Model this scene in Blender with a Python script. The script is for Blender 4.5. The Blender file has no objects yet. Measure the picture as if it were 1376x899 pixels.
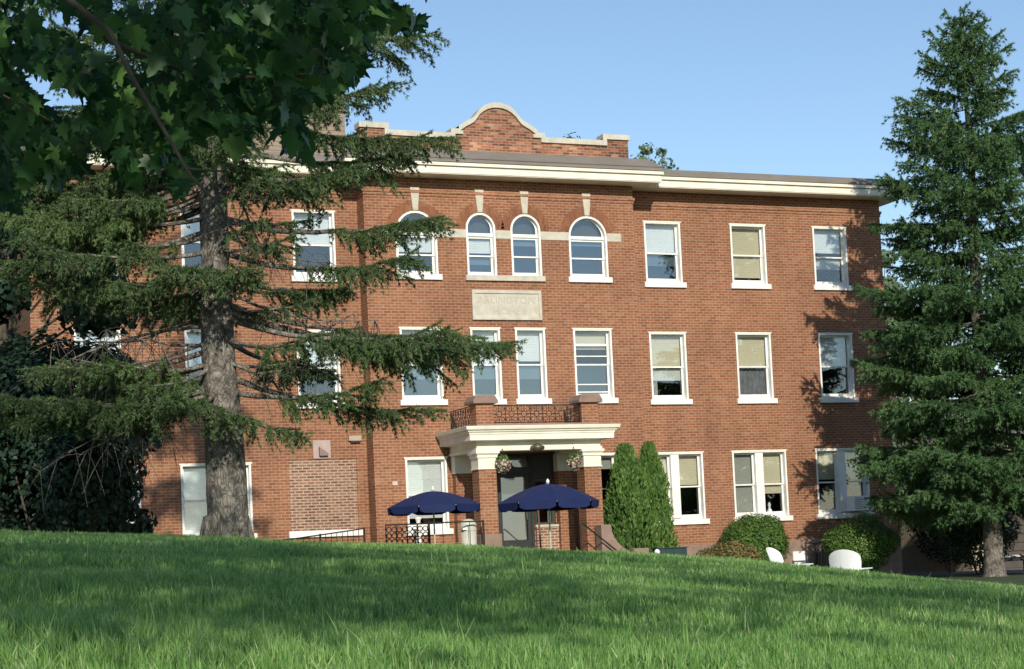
import bpy, math, random
import numpy as np
from mathutils import Matrix, Vector

random.seed(7)
rng = np.random.default_rng(7)
R = math.radians
scene = bpy.context.scene

# ------------------------------------------------------------------ camera
YAW, PITCH, ROLL = 0.38778, 0.059864, -0.04574
CY, SY = math.cos(YAW), math.sin(YAW)
CAM = (0.0, -45.0, 0.0)
cam_data = bpy.data.cameras.new("camera")
cam_data.sensor_fit = 'HORIZONTAL'
cam_data.sensor_width = 36.0
cam_data.lens = 2401.9 / 1376 * 36.0
cam_data.shift_y = 155.5 / 1376
cam_data.clip_start = 0.1
cam_data.clip_end = 3000
cam = bpy.data.objects.new("camera", cam_data)
scene.collection.objects.link(cam)
fwd = Vector((SY * math.cos(PITCH), CY * math.cos(PITCH), math.sin(PITCH)))
right0 = Vector((CY, -SY, 0))
up0 = right0.cross(fwd)
cr, sr = math.cos(ROLL), math.sin(ROLL)
rt = cr * right0 + sr * up0
up = -sr * right0 + cr * up0
M = Matrix((rt, up, -fwd)).transposed().to_4x4()
M.translation = Vector(CAM)
cam.matrix_world = M
scene.camera = cam

# ------------------------------------------------------------------ sky, sun, exposure
SUN_EL, SUN_AZ = R(25), R(11.5)          # sun stands behind the camera, a little left of the facade's normal
to_sun = Vector((-math.sin(SUN_AZ) * math.cos(SUN_EL), -math.cos(SUN_AZ) * math.cos(SUN_EL), math.sin(SUN_EL)))
world = bpy.data.worlds.new("World")
scene.world = world
world.use_nodes = True
wn = world.node_tree.nodes
wl = world.node_tree.links
bg = wn["Background"]
sky = wn.new("ShaderNodeTexSky")
sky.sky_type = 'NISHITA'
sky.sun_disc = False
sky.sun_elevation = SUN_EL
sky.sun_rotation = math.atan2(to_sun.x, to_sun.y)
sky.air_density = 1.0
sky.dust_density = 0.15
sky.ozone_density = 2.3
wl.new(sky.outputs[0], bg.inputs[0])
bg.inputs[1].default_value = 0.134
sun_data = bpy.data.lights.new("sun", 'SUN')
sun_data.energy = 4.2
sun_data.angle = R(0.5)
sun_data.color = (1.0, 0.93, 0.80)
sun = bpy.data.objects.new("sun", sun_data)
sun.rotation_euler = (-to_sun).to_track_quat('-Z', 'Y').to_euler()
sun.location = (0, -60, 40)
scene.collection.objects.link(sun)
vs = scene.view_settings
vs.view_transform = 'Standard'
vs.look = 'None'
vs.exposure = 0.12
vs.gamma = 1.0
vs.use_curve_mapping = False
try:
    scene.cycles.max_bounces = 8
    scene.cycles.transparent_max_bounces = 16
    scene.cycles.use_denoising = True
except Exception:
    pass

# ------------------------------------------------------------------ helpers
def at(xc, zc):
    """camera-aligned metres (sideways, ahead) -> world x, y"""
    return xc * CY + zc * SY, -45.0 - xc * SY + zc * CY

def cam_xy(X, Y):
    return X * CY - (Y + 45.0) * SY, X * SY + (Y + 45.0) * CY

def smooth(t):
    t = np.clip(t, 0, 1)
    return t * t * (3 - 2 * t)

HX = [-16, -7.45, -4.2, -0.52, 1.43, 3.38, 5.55, 7.45, 14]
HZ = [1.25, 0.59, 0.322, 0.02, -0.13, -0.36, -0.69, -0.95, -1.25]
def terrain(X, Y):
    X = np.asarray(X, float); Y = np.asarray(Y, float)
    xc, zc = cam_xy(X, Y)
    h = np.interp(xc, HX, HZ)
    zl = np.clip(zc, -25, 27)
    bump = 0.03 * np.sin(X * 1.3 + 0.7 * Y) * np.sin(0.9 * Y - 0.4 * X) + 0.012 * np.sin(2.9 * X) * np.sin(2.3 * Y + 1)
    lawn = -0.26 + 0.0138 * zl + h + bump * np.clip(zc / 6, 0.3, 1)
    zb = np.interp(xc, [-14, 2, 7, 11], [-0.75, -0.75, -1.0, -1.08])
    t = smooth((zc - 25.8) / 8.5)
    return lawn * (1 - t) + zb * t

WL = {}                                       # world location of each parent

def tag(o, label=None, cat=None, group=None, kind=None):
    if label: o["label"] = label
    if cat: o["category"] = cat
    if group: o["group"] = group
    if kind: o["kind"] = kind
    return o

def link(o, parent=None):
    scene.collection.objects.link(o)
    if parent is not None:
        o.parent = parent
    return o

def thing(name, loc, label, cat, group=None):
    o = bpy.data.objects.new(name, None)
    o.empty_display_size = 0.3
    o.location = loc
    link(o)
    WL[o.name] = Vector(loc)
    return tag(o, label, cat, group)

def origin_of(parent):
    return WL[parent.name] if parent is not None else Vector((0, 0, 0))

def fast_mesh(name, V, F, mat, parent=None, rnd=None, smooth_shade=False):
    """V (n,3) world coordinates, F (m,k) faces of one size"""
    V = np.asarray(V, np.float32)
    F = np.asarray(F, np.int32)
    og = origin_of(parent)
    V = V - np.array(og, np.float32)
    me = bpy.data.meshes.new(name)
    me.vertices.add(len(V))
    me.vertices.foreach_set("co", V.ravel())
    m, k = F.shape
    me.loops.add(m * k)
    me.loops.foreach_set("vertex_index", F.ravel())
    me.polygons.add(m)
    me.polygons.foreach_set("loop_start", np.arange(0, m * k, k, dtype=np.int32))
    me.polygons.foreach_set("loop_total", np.full(m, k, np.int32))
    if smooth_shade:
        me.polygons.foreach_set("use_smooth", np.ones(m, bool))
    if rnd is not None:
        a = me.attributes.new("rnd", 'FLOAT', 'FACE')
        a.data.foreach_set("value", np.asarray(rnd, np.float32))
    me.update(calc_edges=True)
    me.materials.append(mat)
    o = bpy.data.objects.new(name, me)
    link(o, parent)
    WL[o.name] = og
    return o

class MB:
    """collects shapes in world coordinates and links them as one mesh object"""
    def __init__(s):
        s.v = []; s.f = []
    def poly(s, pts):
        n = len(s.v); s.v += [tuple(p) for p in pts]; s.f.append(list(range(n, n + len(pts)))); return s
    def box(s, x0, x1, y0, y1, z0, z1):
        n = len(s.v)
        s.v += [(x0, y0, z0), (x1, y0, z0), (x1, y1, z0), (x0, y1, z0), (x0, y0, z1), (x1, y0, z1), (x1, y1, z1), (x0, y1, z1)]
        s.f += [[n + i for i in q] for q in ((0, 3, 2, 1), (4, 5, 6, 7), (0, 1, 5, 4), (1, 2, 6, 5), (2, 3, 7, 6), (3, 0, 4, 7))]
        return s
    def obox(s, c, size, rz=0.0, rx=0.0):
        """box of given size centred at c, rotated about x then z"""
        a, b = math.cos(rz), math.sin(rz); ca, sa = math.cos(rx), math.sin(rx)
        n = len(s.v)
        for dz in (-.5, .5):
            for dx, dy in ((-.5, -.5), (.5, -.5), (.5, .5), (-.5, .5)):
                x, y, z = dx * size[0], dy * size[1], dz * size[2]
                y, z = y * ca - z * sa, y * sa + z * ca
                s.v.append((c[0] + x * a - y * b, c[1] + x * b + y * a, c[2] + z))
        s.f += [[n + i for i in q] for q in ((0, 3, 2, 1), (4, 5, 6, 7), (0, 1, 5, 4), (1, 2, 6, 5), (2, 3, 7, 6), (3, 0, 4, 7))]
        return s
    def prism(s, pts, y0, y1):
        """outline in x,z (counter-clockwise seen from the front) pushed from y0 to y1"""
        n = len(s.v); k = len(pts)
        s.v += [(x, y0, z) for x, z in pts] + [(x, y1, z) for x, z in pts]
        s.f.append([n + i for i in range(k)])
        s.f.append([n + k + i for i in reversed(range(k))])
        for i in range(k):
            j = (i + 1) % k
            s.f.append([n + i, n + k + i, n + k + j, n + j])
        return s
    def tube(s, path, radii, n=8, cap=True):
        path = [Vector([float(c) for c in p]) for p in path]
        if not hasattr(radii, '__len__'): radii = [radii] * len(path)
        radii = [float(q) for q in radii]
        b = len(s.v)
        t0 = (path[1] - path[0]).normalized()
        ref = Vector((0, 0, 1)) if abs(t0.z) < 0.9 else Vector((1, 0, 0))
        u = t0.cross(ref).normalized()
        for i, p in enumerate(path):
            t = (path[min(i + 1, len(path) - 1)] - path[max(i - 1, 0)]).normalized()
            u = (u - t * u.dot(t)).normalized()
            w = t.cross(u)
            for k in range(n):
                a = 2 * math.pi * k / n
                s.v.append(tuple(p + radii[i] * (math.cos(a) * u + math.sin(a) * w)))
        for i in range(len(path) - 1):
            for k in range(n):
                k2 = (k + 1) % n
                s.f.append([b + i * n + k, b + i * n + k2, b + (i + 1) * n + k2, b + (i + 1) * n + k])
        if cap:
            s.f.append([b + k for k in reversed(range(n))])
            s.f.append([b + (len(path) - 1) * n + k for k in range(n)])
        return s
    def lathe(s, prof, c, n=24):
        b = len(s.v)
        for r, z in prof:
            for k in range(n):
                a = 2 * math.pi * k / n
                s.v.append((c[0] + r * math.cos(a), c[1] + r * math.sin(a), c[2] + z))
        for i in range(len(prof) - 1):
            for k in range(n):
                k2 = (k + 1) % n
                s.f.append([b + i * n + k, b + i * n + k2, b + (i + 1) * n + k2, b + (i + 1) * n + k])
        return s
    def ring(s, c, r, rt, n=14, plane='xz'):
        pts = []
        for k in range(n + 1):
            a = 2 * math.pi * k / n
            if plane == 'xz': pts.append((c[0] + r * math.cos(a), c[1], c[2] + r * math.sin(a)))
            else: pts.append((c[0], c[1] + r * math.cos(a), c[2] + r * math.sin(a)))
        return s.tube(pts, rt, 4, False)
    def sweep(s, path, prof, cap=True):
        """profile (out, z) swept along a plan path with mitred corners; out is to the right of travel"""
        k = len(prof); b = len(s.v); n = len(path)
        for i, p in enumerate(path):
            def nrm(a, c):
                d = Vector((c[0] - a[0], c[1] - a[1])).normalized(); return Vector((d.y, -d.x))
            if i == 0: m = nrm(path[0], path[1])
            elif i == n - 1: m = nrm(path[-2], path[-1])
            else:
                a, c = nrm(path[i - 1], p), nrm(p, path[i + 1])
                m = (a + c); m = m / max(1e-6, m.dot(a))
            for o, z in prof:
                s.v.append((p[0] + m.x * o, p[1] + m.y * o, z))
        for i in range(n - 1):
            for j in range(k - 1):
                s.f.append([b + i * k + j, b + (i + 1) * k + j, b + (i + 1) * k + j + 1, b + i * k + j + 1])
        return s
    def build(s, name, mat, parent=None, smooth_shade=False, bevel=0.0):
        og = origin_of(parent)
        me = bpy.data.meshes.new(name)
        me.from_pydata([(x - og.x, y - og.y, z - og.z) for x, y, z in s.v], [], s.f)
        me.update()
        if smooth_shade:
            for p in me.polygons: p.use_smooth = True
        me.materials.append(mat)
        o = bpy.data.objects.new(name, me)
        link(o, parent)
        WL[o.name] = og
        if bevel:
            b = o.modifiers.new("bevel", 'BEVEL'); b.width = bevel; b.segments = 2; b.limit_method = 'ANGLE'
        return o

def solid(name, parts):                        # thing that is one mesh, origin at its base
    pass

# ------------------------------------------------------------------ materials
def new_mat(name):
    m = bpy.data.materials.new(name); m.use_nodes = True
    nt = m.node_tree
    return m, nt, nt.nodes, nt.links, nt.nodes["Principled BSDF"]

def plain(name, col, rough=0.6, var=0.12, scale=6.0, metallic=0.0, bump=0.0, spec=0.4, col2=None):
    m, nt, N, L, P = new_mat(name)
    P.inputs["Roughness"].default_value = rough
    P.inputs["Metallic"].default_value = metallic
    P.inputs["Specular IOR Level"].default_value = spec
    g = N.new("ShaderNodeNewGeometry")
    nz = N.new("ShaderNodeTexNoise"); nz.inputs["Scale"].default_value = scale; nz.inputs["Detail"].default_value = 6
    L.new(g.outputs["Position"], nz.inputs["Vector"])
    rp = N.new("ShaderNodeValToRGB")
    a = [c * (1 - var) for c in col]; b = col2 if col2 else [min(1, c * (1 + var)) for c in col]
    rp.color_ramp.elements[0].position = 0.3; rp.color_ramp.elements[1].position = 0.7
    rp.color_ramp.elements[0].color = (*a, 1); rp.color_ramp.elements[1].color = (*b, 1)
    L.new(nz.outputs["Fac"], rp.inputs["Fac"]); L.new(rp.outputs["Color"], P.inputs["Base Color"])
    if bump:
        bp = N.new("ShaderNodeBump"); bp.inputs["Strength"].default_value = bump; bp.inputs["Distance"].default_value = 0.02
        L.new(nz.outputs["Fac"], bp.inputs["Height"]); L.new(bp.outputs["Normal"], P.inputs["Normal"])
    return m

def brick(name, stops, mortar, bw=0.212, rh=0.0762, ms=0.011, blotch=0.12):
    m, nt, N, L, P = new_mat(name)
    P.inputs["Roughness"].default_value = 0.85
    P.inputs["Specular IOR Level"].default_value = 0.2
    g = N.new("ShaderNodeNewGeometry")
    sp = N.new("ShaderNodeSeparateXYZ"); L.new(g.outputs["Position"], sp.inputs[0])
    ad = N.new("ShaderNodeMath"); ad.operation = 'ADD'; L.new(sp.outputs[0], ad.inputs[0]); L.new(sp.outputs[1], ad.inputs[1])
    cb = N.new("ShaderNodeCombineXYZ"); L.new(ad.outputs[0], cb.inputs[0]); L.new(sp.outputs[2], cb.inputs[1])
    bt = N.new("ShaderNodeTexBrick")
    bt.inputs["Color1"].default_value = (0, 0, 0, 1); bt.inputs["Color2"].default_value = (1, 1, 1, 1)
    bt.inputs["Mortar"].default_value = (0.5, 0.5, 0.5, 1)
    bt.inputs["Scale"].default_value = 1.0; bt.inputs["Mortar Size"].default_value = ms
    bt.inputs["Mortar Smooth"].default_value = 0.2
    bt.inputs["Brick Width"].default_value = bw; bt.inputs["Row Height"].default_value = rh
    L.new(cb.outputs[0], bt.inputs["Vector"])
    rp = N.new("ShaderNodeValToRGB"); cr_ = rp.color_ramp
    while len(cr_.elements) < len(stops): cr_.elements.new(0.5)
    for e, (p, c) in zip(cr_.elements, stops): e.position = p; e.color = (*c, 1)
    L.new(bt.outputs["Color"], rp.inputs["Fac"])
    nz = N.new("ShaderNodeTexNoise"); nz.inputs["Scale"].default_value = 0.55; nz.inputs["Detail"].default_value = 5
    L.new(g.outputs["Position"], nz.inputs["Vector"])
    mr = N.new("ShaderNodeMapRange"); mr.inputs["From Min"].default_value = 0.3; mr.inputs["From Max"].default_value = 0.7
    mr.inputs["To Min"].default_value = 1 - blotch; mr.inputs["To Max"].default_value = 1 + blotch
    L.new(nz.outputs["Fac"], mr.inputs["Value"])
    nz2 = N.new("ShaderNodeTexNoise"); nz2.inputs["Scale"].default_value = 9; nz2.inputs["Detail"].default_value = 3
    L.new(g.outputs["Position"], nz2.inputs["Vector"])
    mr2 = N.new("ShaderNodeMapRange"); mr2.inputs["From Min"].default_value = 0.3; mr2.inputs["From Max"].default_value = 0.7
    mr2.inputs["To Min"].default_value = 0.9; mr2.inputs["To Max"].default_value = 1.11
    L.new(nz2.outputs["Fac"], mr2.inputs["Value"])
    mp = N.new("ShaderNodeMapping"); mp.inputs["Scale"].default_value = (1.9, 1.9, 0.22); L.new(g.outputs["Position"], mp.inputs["Vector"])
    nz3 = N.new("ShaderNodeTexNoise"); nz3.inputs["Scale"].default_value = 1.0; nz3.inputs["Detail"].default_value = 6; nz3.inputs["Roughness"].default_value = 0.65
    L.new(mp.outputs[0], nz3.inputs["Vector"])
    mr3 = N.new("ShaderNodeMapRange"); mr3.inputs["From Min"].default_value = 0.32; mr3.inputs["From Max"].default_value = 0.68
    mr3.inputs["To Min"].default_value = 0.86; mr3.inputs["To Max"].default_value = 1.09
    L.new(nz3.outputs["Fac"], mr3.inputs["Value"])
    mu1 = N.new("ShaderNodeMath"); mu1.operation = 'MULTIPLY'; L.new(mr.outputs[0], mu1.inputs[0]); L.new(mr3.outputs[0], mu1.inputs[1])
    mu0 = N.new("ShaderNodeMath"); mu0.operation = 'MULTIPLY'; L.new(mu1.outputs[0], mu0.inputs[0]); L.new(mr2.outputs[0], mu0.inputs[1])
    mx = N.new("ShaderNodeMix"); mx.data_type = 'RGBA'
    L.new(bt.outputs["Fac"], mx.inputs["Factor"]); L.new(rp.outputs["Color"], mx.inputs["A"]); mx.inputs["B"].default_value = (*mortar, 1)
    vm = N.new("ShaderNodeVectorMath"); vm.operation = 'SCALE'
    L.new(mx.outputs["Result"], vm.inputs[0]); L.new(mu0.outputs[0], vm.inputs["Scale"])
    L.new(vm.outputs[0], P.inputs["Base Color"])
    bp = N.new("ShaderNodeBump"); bp.inputs["Strength"].default_value = 0.5; bp.inputs["Distance"].default_value = 0.006; bp.invert = True
    L.new(bt.outputs["Fac"], bp.inputs["Height"]); L.new(bp.outputs["Normal"], P.inputs["Normal"])
    return m

def leafy(name, stops, rough=0.55, transl=0.3, tcol=None, spec=0.3, noise=0.0):
    m, nt, N, L, P = new_mat(name)
    at_ = N.new("ShaderNodeAttribute"); at_.attribute_name = "rnd"
    rp = N.new("ShaderNodeValToRGB"); c = rp.color_ramp
    while len(c.elements) < len(stops): c.elements.new(0.5)
    for e, (p, col) in zip(c.elements, stops): e.position = p; e.color = (*col, 1)
    L.new(at_.outputs["Fac"], rp.inputs["Fac"])
    P.inputs["Roughness"].default_value = rough
    P.inputs["Specular IOR Level"].default_value = spec
    L.new(rp.outputs["Color"], P.inputs["Base Color"])
    if transl:
        tr = N.new("ShaderNodeBsdfTranslucent")
        if tcol: tr.inputs["Color"].default_value = (*tcol, 1)
        else: L.new(rp.outputs["Color"], tr.inputs["Color"])
        mx = N.new("ShaderNodeMixShader"); mx.inputs[0].default_value = transl
        L.new(P.outputs[0], mx.inputs[1]); L.new(tr.outputs[0], mx.inputs[2])
        L.new(mx.outputs[0], N["Material Output"].inputs["Surface"])
    return m

RED = [(0.0, (0.198, 0.078, 0.044)), (0.15, (0.226, 0.088, 0.047)), (0.5, (0.252, 0.099, 0.050)), (0.85, (0.275, 0.115, 0.057)), (1.0, (0.29, 0.142, 0.075))]
mat_brick = brick("red_brick", RED, (0.355, 0.228, 0.150), ms=0.0095)
mat_infill = brick("infill_brick", [(0.0, (0.13, 0.065, 0.05)), (0.5, (0.22, 0.105, 0.072)), (1.0, (0.29, 0.155, 0.105))], (0.42, 0.31, 0.22), ms=0.017, blotch=0.08)
mat_arch = brick("arch_brick", [(p, tuple(c * .92 for c in q)) for p, q in RED], (0.26, 0.14, 0.085), bw=0.0762, rh=0.21, ms=0.004)
mat_white = plain("white_paint", (0.78, 0.77, 0.72), 0.5, 0.10, 5)
mat_cream = plain("cream_paint", (0.76, 0.72, 0.59), 0.55, 0.09, 3)
mat_stone = plain("limestone", (0.50, 0.465, 0.38), 0.85, 0.14, 5, bump=0.15)
mat_mauve = plain("brownstone", (0.25, 0.17, 0.135), 0.85, 0.15, 5, bump=0.2)
mat_roof = plain("grey_metal_roof", (0.20, 0.175, 0.145), 0.55, 0.1, 2)
mat_flat = plain("roof_membrane", (0.13, 0.12, 0.11), 0.9, 0.1, 2)
mat_siding = plain("brown_siding", (0.27, 0.205, 0.15), 0.7, 0.1, 3)
mat_dark = plain("dark_paint", (0.025, 0.028, 0.027), 0.5, 0.15, 5)
mat_iron = plain("black_iron", (0.02, 0.018, 0.017), 0.5, 0.2, 12)
mat_room = plain("room_wall", (0.10, 0.09, 0.08), 0.9, 0.2, 1.2)
mat_blind_c = plain("cream_blind", (0.74, 0.66, 0.48), 0.8, 0.05, 1)
mat_blind_w = plain("white_blind", (0.80, 0.82, 0.81), 0.8, 0.04, 1)
mat_blind_g = plain("grey_blind", (0.42, 0.41, 0.36), 0.8, 0.06, 1)
mat_half = plain("pale_half_blind", (0.60, 0.60, 0.55), 0.8, 0.06, 2)
mat_curtain = plain("grey_curtain", (0.20, 0.20, 0.215), 0.9, 0.25, 9)
mat_conc = plain("concrete", (0.42, 0.38, 0.33), 0.9, 0.12, 4, bump=0.1)
mat_navy = plain("navy_canvas", (0.012, 0.022, 0.085), 0.75, 0.1, 4, spec=0.25)
mat_bin = plain("beige_plastic", (0.52, 0.52, 0.44), 0.5, 0.05, 4)
mat_plastic = plain("white_plastic", (0.82, 0.83, 0.85), 0.4, 0.03, 4)
mat_brown = plain("brown_metal", (0.14, 0.07, 0.04), 0.6, 0.1, 8)
mat_beige = plain("beige_trim", (0.36, 0.29, 0.21), 0.8, 0.08, 6)
mat_asph = plain("asphalt", (0.15, 0.14, 0.13), 0.9, 0.15, 8, bump=0.2)
mat_soil = plain("lawn_soil", (0.035, 0.055, 0.018), 0.95, 0.3, 3, col2=(0.07, 0.10, 0.03))
mat_bark = plain("spruce_bark", (0.115, 0.102, 0.086), 0.95, 0.5, 7, bump=1.0, col2=(0.31, 0.28, 0.235))
def bark_plates(m):
    nt = m.node_tree; N = nt.nodes; L = nt.links; P = N["Principled BSDF"]
    g = N.new("ShaderNodeNewGeometry"); mp = N.new("ShaderNodeMapping"); mp.inputs["Scale"].default_value = (1, 1, 0.55)
    L.new(g.outputs["Position"], mp.inputs["Vector"])
    nz = N.new("ShaderNodeTexNoise"); nz.inputs["Scale"].default_value = 5; nz.inputs["Detail"].default_value = 4; L.new(mp.outputs[0], nz.inputs["Vector"])
    ad = N.new("ShaderNodeVectorMath"); ad.operation = 'MULTIPLY_ADD'; ad.inputs[1].default_value = (.35, .35, .35)
    L.new(nz.outputs["Color"], ad.inputs[0]); L.new(mp.outputs[0], ad.inputs[2])
    vo = N.new("ShaderNodeTexVoronoi"); vo.feature = 'DISTANCE_TO_EDGE'; vo.inputs["Scale"].default_value = 13; L.new(ad.outputs[0], vo.inputs["Vector"])
    mr = N.new("ShaderNodeMapRange"); mr.inputs["From Max"].default_value = 0.16; mr.inputs["To Min"].default_value = 0.66; L.new(vo.outputs["Distance"], mr.inputs["Value"])
    src = P.inputs["Base Color"].links[0].from_socket
    vm = N.new("ShaderNodeVectorMath"); vm.operation = 'SCALE'; L.new(src, vm.inputs[0]); L.new(mr.outputs[0], vm.inputs["Scale"]); L.new(vm.outputs[0], P.inputs["Base Color"])
    bp = N.new("ShaderNodeBump"); bp.inputs["Strength"].default_value = 1.0; bp.inputs["Distance"].default_value = 0.04
    L.new(mr.outputs[0], bp.inputs["Height"]); L.new(P.inputs["Normal"].links[0].from_socket, bp.inputs["Normal"]); L.new(bp.outputs["Normal"], P.inputs["Normal"])
bark_plates(mat_bark)
mat_twig = plain("grey_twig", (0.13, 0.11, 0.085), 0.95, 0.3, 14, col2=(0.24, 0.21, 0.17))
mat_mbark = plain("maple_bark", (0.09, 0.075, 0.055), 0.95, 0.35, 12, bump=0.6)
mat_green = plain("green_paint", (0.018, 0.045, 0.042), 0.6, 0.2, 5)
mat_car = plain("pale_grey_paint", (0.45, 0.48, 0.5), 0.4, 0.05, 3)
mat_lamp = plain("pewter", (0.16, 0.14, 0.10), 0.45, 0.2, 12, metallic=0.6)

def glass_mat(name, refl, tint):
    m, nt, N, L, P = new_mat(name)
    N.remove(P)
    tr = N.new("ShaderNodeBsdfTransparent"); tr.inputs[0].default_value = (*tint, 1)
    gl = N.new("ShaderNodeBsdfGlossy"); gl.inputs["Roughness"].default_value = 0.02
    g = N.new("ShaderNodeNewGeometry")
    nz = N.new("ShaderNodeTexNoise"); nz.inputs["Scale"].default_value = 1.6; L.new(g.outputs["Position"], nz.inputs["Vector"])
    bp = N.new("ShaderNodeBump"); bp.inputs["Strength"].default_value = 0.12; bp.inputs["Distance"].default_value = 0.02
    L.new(nz.outputs["Fac"], bp.inputs["Height"]); L.new(bp.outputs["Normal"], gl.inputs["Normal"])
    mx = N.new("ShaderNodeMixShader"); mx.inputs[0].default_value = refl
    L.new(tr.outputs[0], mx.inputs[1]); L.new(gl.outputs[0], mx.inputs[2])
    L.new(mx.outputs[0], N["Material Output"].inputs["Surface"])
    return m
mat_glass = glass_mat("window_glass", 0.12, (0.94, 0.96, 0.96))
mat_glass_b = glass_mat("reflecting_glass", 0.22, (0.66, 0.73, 0.77))

mat_spruce = leafy("spruce_needles", [(0, (0.045, 0.070, 0.034)), (0.08, (0.16, 0.125, 0.085)), (0.16, (0.06, 0.088, 0.040)), (0.5, (0.112, 0.188, 0.066)), (0.8, (0.170, 0.250, 0.084)), (1, (0.235, 0.225, 0.105))], 0.6, 0.25)
mat_spruce2 = leafy("dense_spruce_needles", [(0, (0.040, 0.088, 0.034)), (0.5, (0.086, 0.172, 0.060)), (1, (0.160, 0.245, 0.092))], 0.6, 0.2)
mat_maple = leafy("maple_leaves", [(0, (0.018, 0.062, 0.022)), (0.5, (0.052, 0.140, 0.042)), (1, (0.16, 0.29, 0.07))], 0.40, 0.42, spec=0.4)
mat_arbor = leafy("arborvitae_sprays", [(0, (0.042, 0.100, 0.024)), (0.5, (0.095, 0.185, 0.040)), (1, (0.17, 0.27, 0.065))], 0.6, 0.2)
mat_shrub = leafy("shrub_leaves", [(0, (0.036, 0.088, 0.018)), (0.5, (0.085, 0.170, 0.032)), (1, (0.17, 0.26, 0.055))], 0.5, 0.25)
mat_bronze = leafy("bronze_leaves", [(0, (0.09, 0.13, 0.03)), (0.5, (0.18, 0.17, 0.05)), (0.8, (0.26, 0.17, 0.08)), (1, (0.32, 0.19, 0.10))], 0.6, 0.25)
mat_dshrub = leafy("shaded_leaves", [(0, (0.014, 0.036, 0.020)), (1, (0.035, 0.070, 0.036))], 0.5, 0.25)  # greens lowered to stand in for the deep shade around these plants
mat_far = leafy("hazed_leaves", [(0, (0.10, 0.16, 0.09)), (1, (0.20, 0.28, 0.14))], 0.6, 0.35)  # greens lightened, distance haze put into the leaf colour
mat_grass = leafy("grass_blades", [(0, (0.080, 0.195, 0.042)), (0.4, (0.205, 0.395, 0.095)), (0.75, (0.355, 0.545, 0.170)), (0.93, (0.50, 0.62, 0.30)), (1, (0.60, 0.55, 0.36))], 0.4, 0.42, spec=0.35)
mat_petal = leafy("pale_petals", [(0, (0.50, 0.30, 0.28)), (0.5, (0.62, 0.50, 0.44)), (1, (0.72, 0.68, 0.60))], 0.6, 0.2)

# ------------------------------------------------------------------ ground
def grid_axis(lo, hi, step, far):
    a = list(np.arange(lo, hi + step / 2, step))
    s = step; x = hi
    while x < far:
        s *= 1.35; x += s; a.append(x)
    s = step; x = lo; b = []
    while x > -far:
        s *= 1.35; x -= s; b.append(x)
    return np.array(b[::-1] + a)
gx = grid_axis(-14, 40, 0.5, 900); gy = grid_axis(-58, 14, 0.5, 900)
GX, GY = np.meshgrid(gx, gy)
GZ = terrain(GX, GY)
nx, ny = len(gx), len(gy)
ii = (np.arange(ny - 1)[:, None] * nx + np.arange(nx - 1)[None, :]).ravel()
lawn = fast_mesh("lawn", np.stack([GX, GY, GZ], -1).reshape(-1, 3), np.stack([ii, ii + 1, ii + 1 + nx, ii + nx], -1), mat_soil, smooth_shade=True)
tag(lawn, "green lawn rising to a crest before the brick building", "lawn", kind='structure')

# driveway before the garage, a sheet a little above the ground
dx = np.linspace(31.4, 52, 42); dy = np.linspace(-6.2, 12, 37)
DX, DY = np.meshgrid(dx, dy); DZ = terrain(DX, DY) + 0.012
n_ = len(dx); jj = (np.arange(len(dy) - 1)[:, None] * n_ + np.arange(n_ - 1)[None, :]).ravel()
tag(fast_mesh("driveway", np.stack([DX, DY, DZ], -1).reshape(-1, 3), np.stack([jj, jj + 1, jj + 1 + n_, jj + n_], -1), mat_asph, smooth_shade=True),
    "grey driveway in front of the brown garage", "driveway", kind='structure')

# ------------------------------------------------------------------ brick building
XL, XR, BL, BR, BY, DEPTH = 5.71, 30.65, 14.25, 22.13, -0.58, 12.0
ZG, ZE = -1.3, 10.2
B = thing("brick_building", (18.18, 0, -0.9), "three storey red brick building with curved gable and white cornice", "building")

RW = [(23.30, 'r1'), (26.08, 'r2'), (28.85, 'r3')]
LW = [(13.03, 'l1'), (10.10, 'l2'), (7.33, 'l3')]
windows = []          # x0,x1,zsill,zhead,plane,kind,spec
W = 1.16
# spec: (blind fraction, blind material key, lower fill, reflecting)
top_spec = {'r1': (.49, 'w', 'half', 1), 'r2': (.90, 'c', '', 0), 'r3': (.42, 'w', 'half', 0), 'l1': (.5, 'w', '', 0), 'l2': (.5, 'w', '', 0), 'l3': (.45, 'g', '', 1)}
mid_spec = {'r1': (.50, 'c', 'valance', 0), 'r2': (.5, 'c', 'curtain', 0), 'r3': (.5, 'w', '', 0), 'l1': (.5, 'w', '', 0), 'l2': (.5, 'w', '', 0), 'l3': (.4, 'w', '', 1)}
for x, k in RW + LW:
    windows.append((x - W / 2, x + W / 2, 7.45, 9.33, 0.0, 'rect', top_spec[k]))
    windows.append((x - W / 2, x + W / 2, 4.11, 6.16, 0.0, 'rect', mid_spec[k]))
windows.append((22.45, 24.23, 0.70, 2.74, 0.0, 'double', (.48, 'c', '', 0)))
windows.append((25.18, 26.96, 0.70, 2.74, 0.0, 'double', (.48, 'c', 'mix', 0)))
windows.append((27.95, 29.74, 0.70, 2.74, 0.0, 'double', (.46, 'c', '', 0)))
windows.append((9.30, 11.12, 0.77, 2.72, 0.0, 'double', (.97, 'w', '', 0)))
windows.append((6.46, 8.28, 0.77, 2.72, 0.0, 'double', (.97, 'w', '', 0)))
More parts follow.
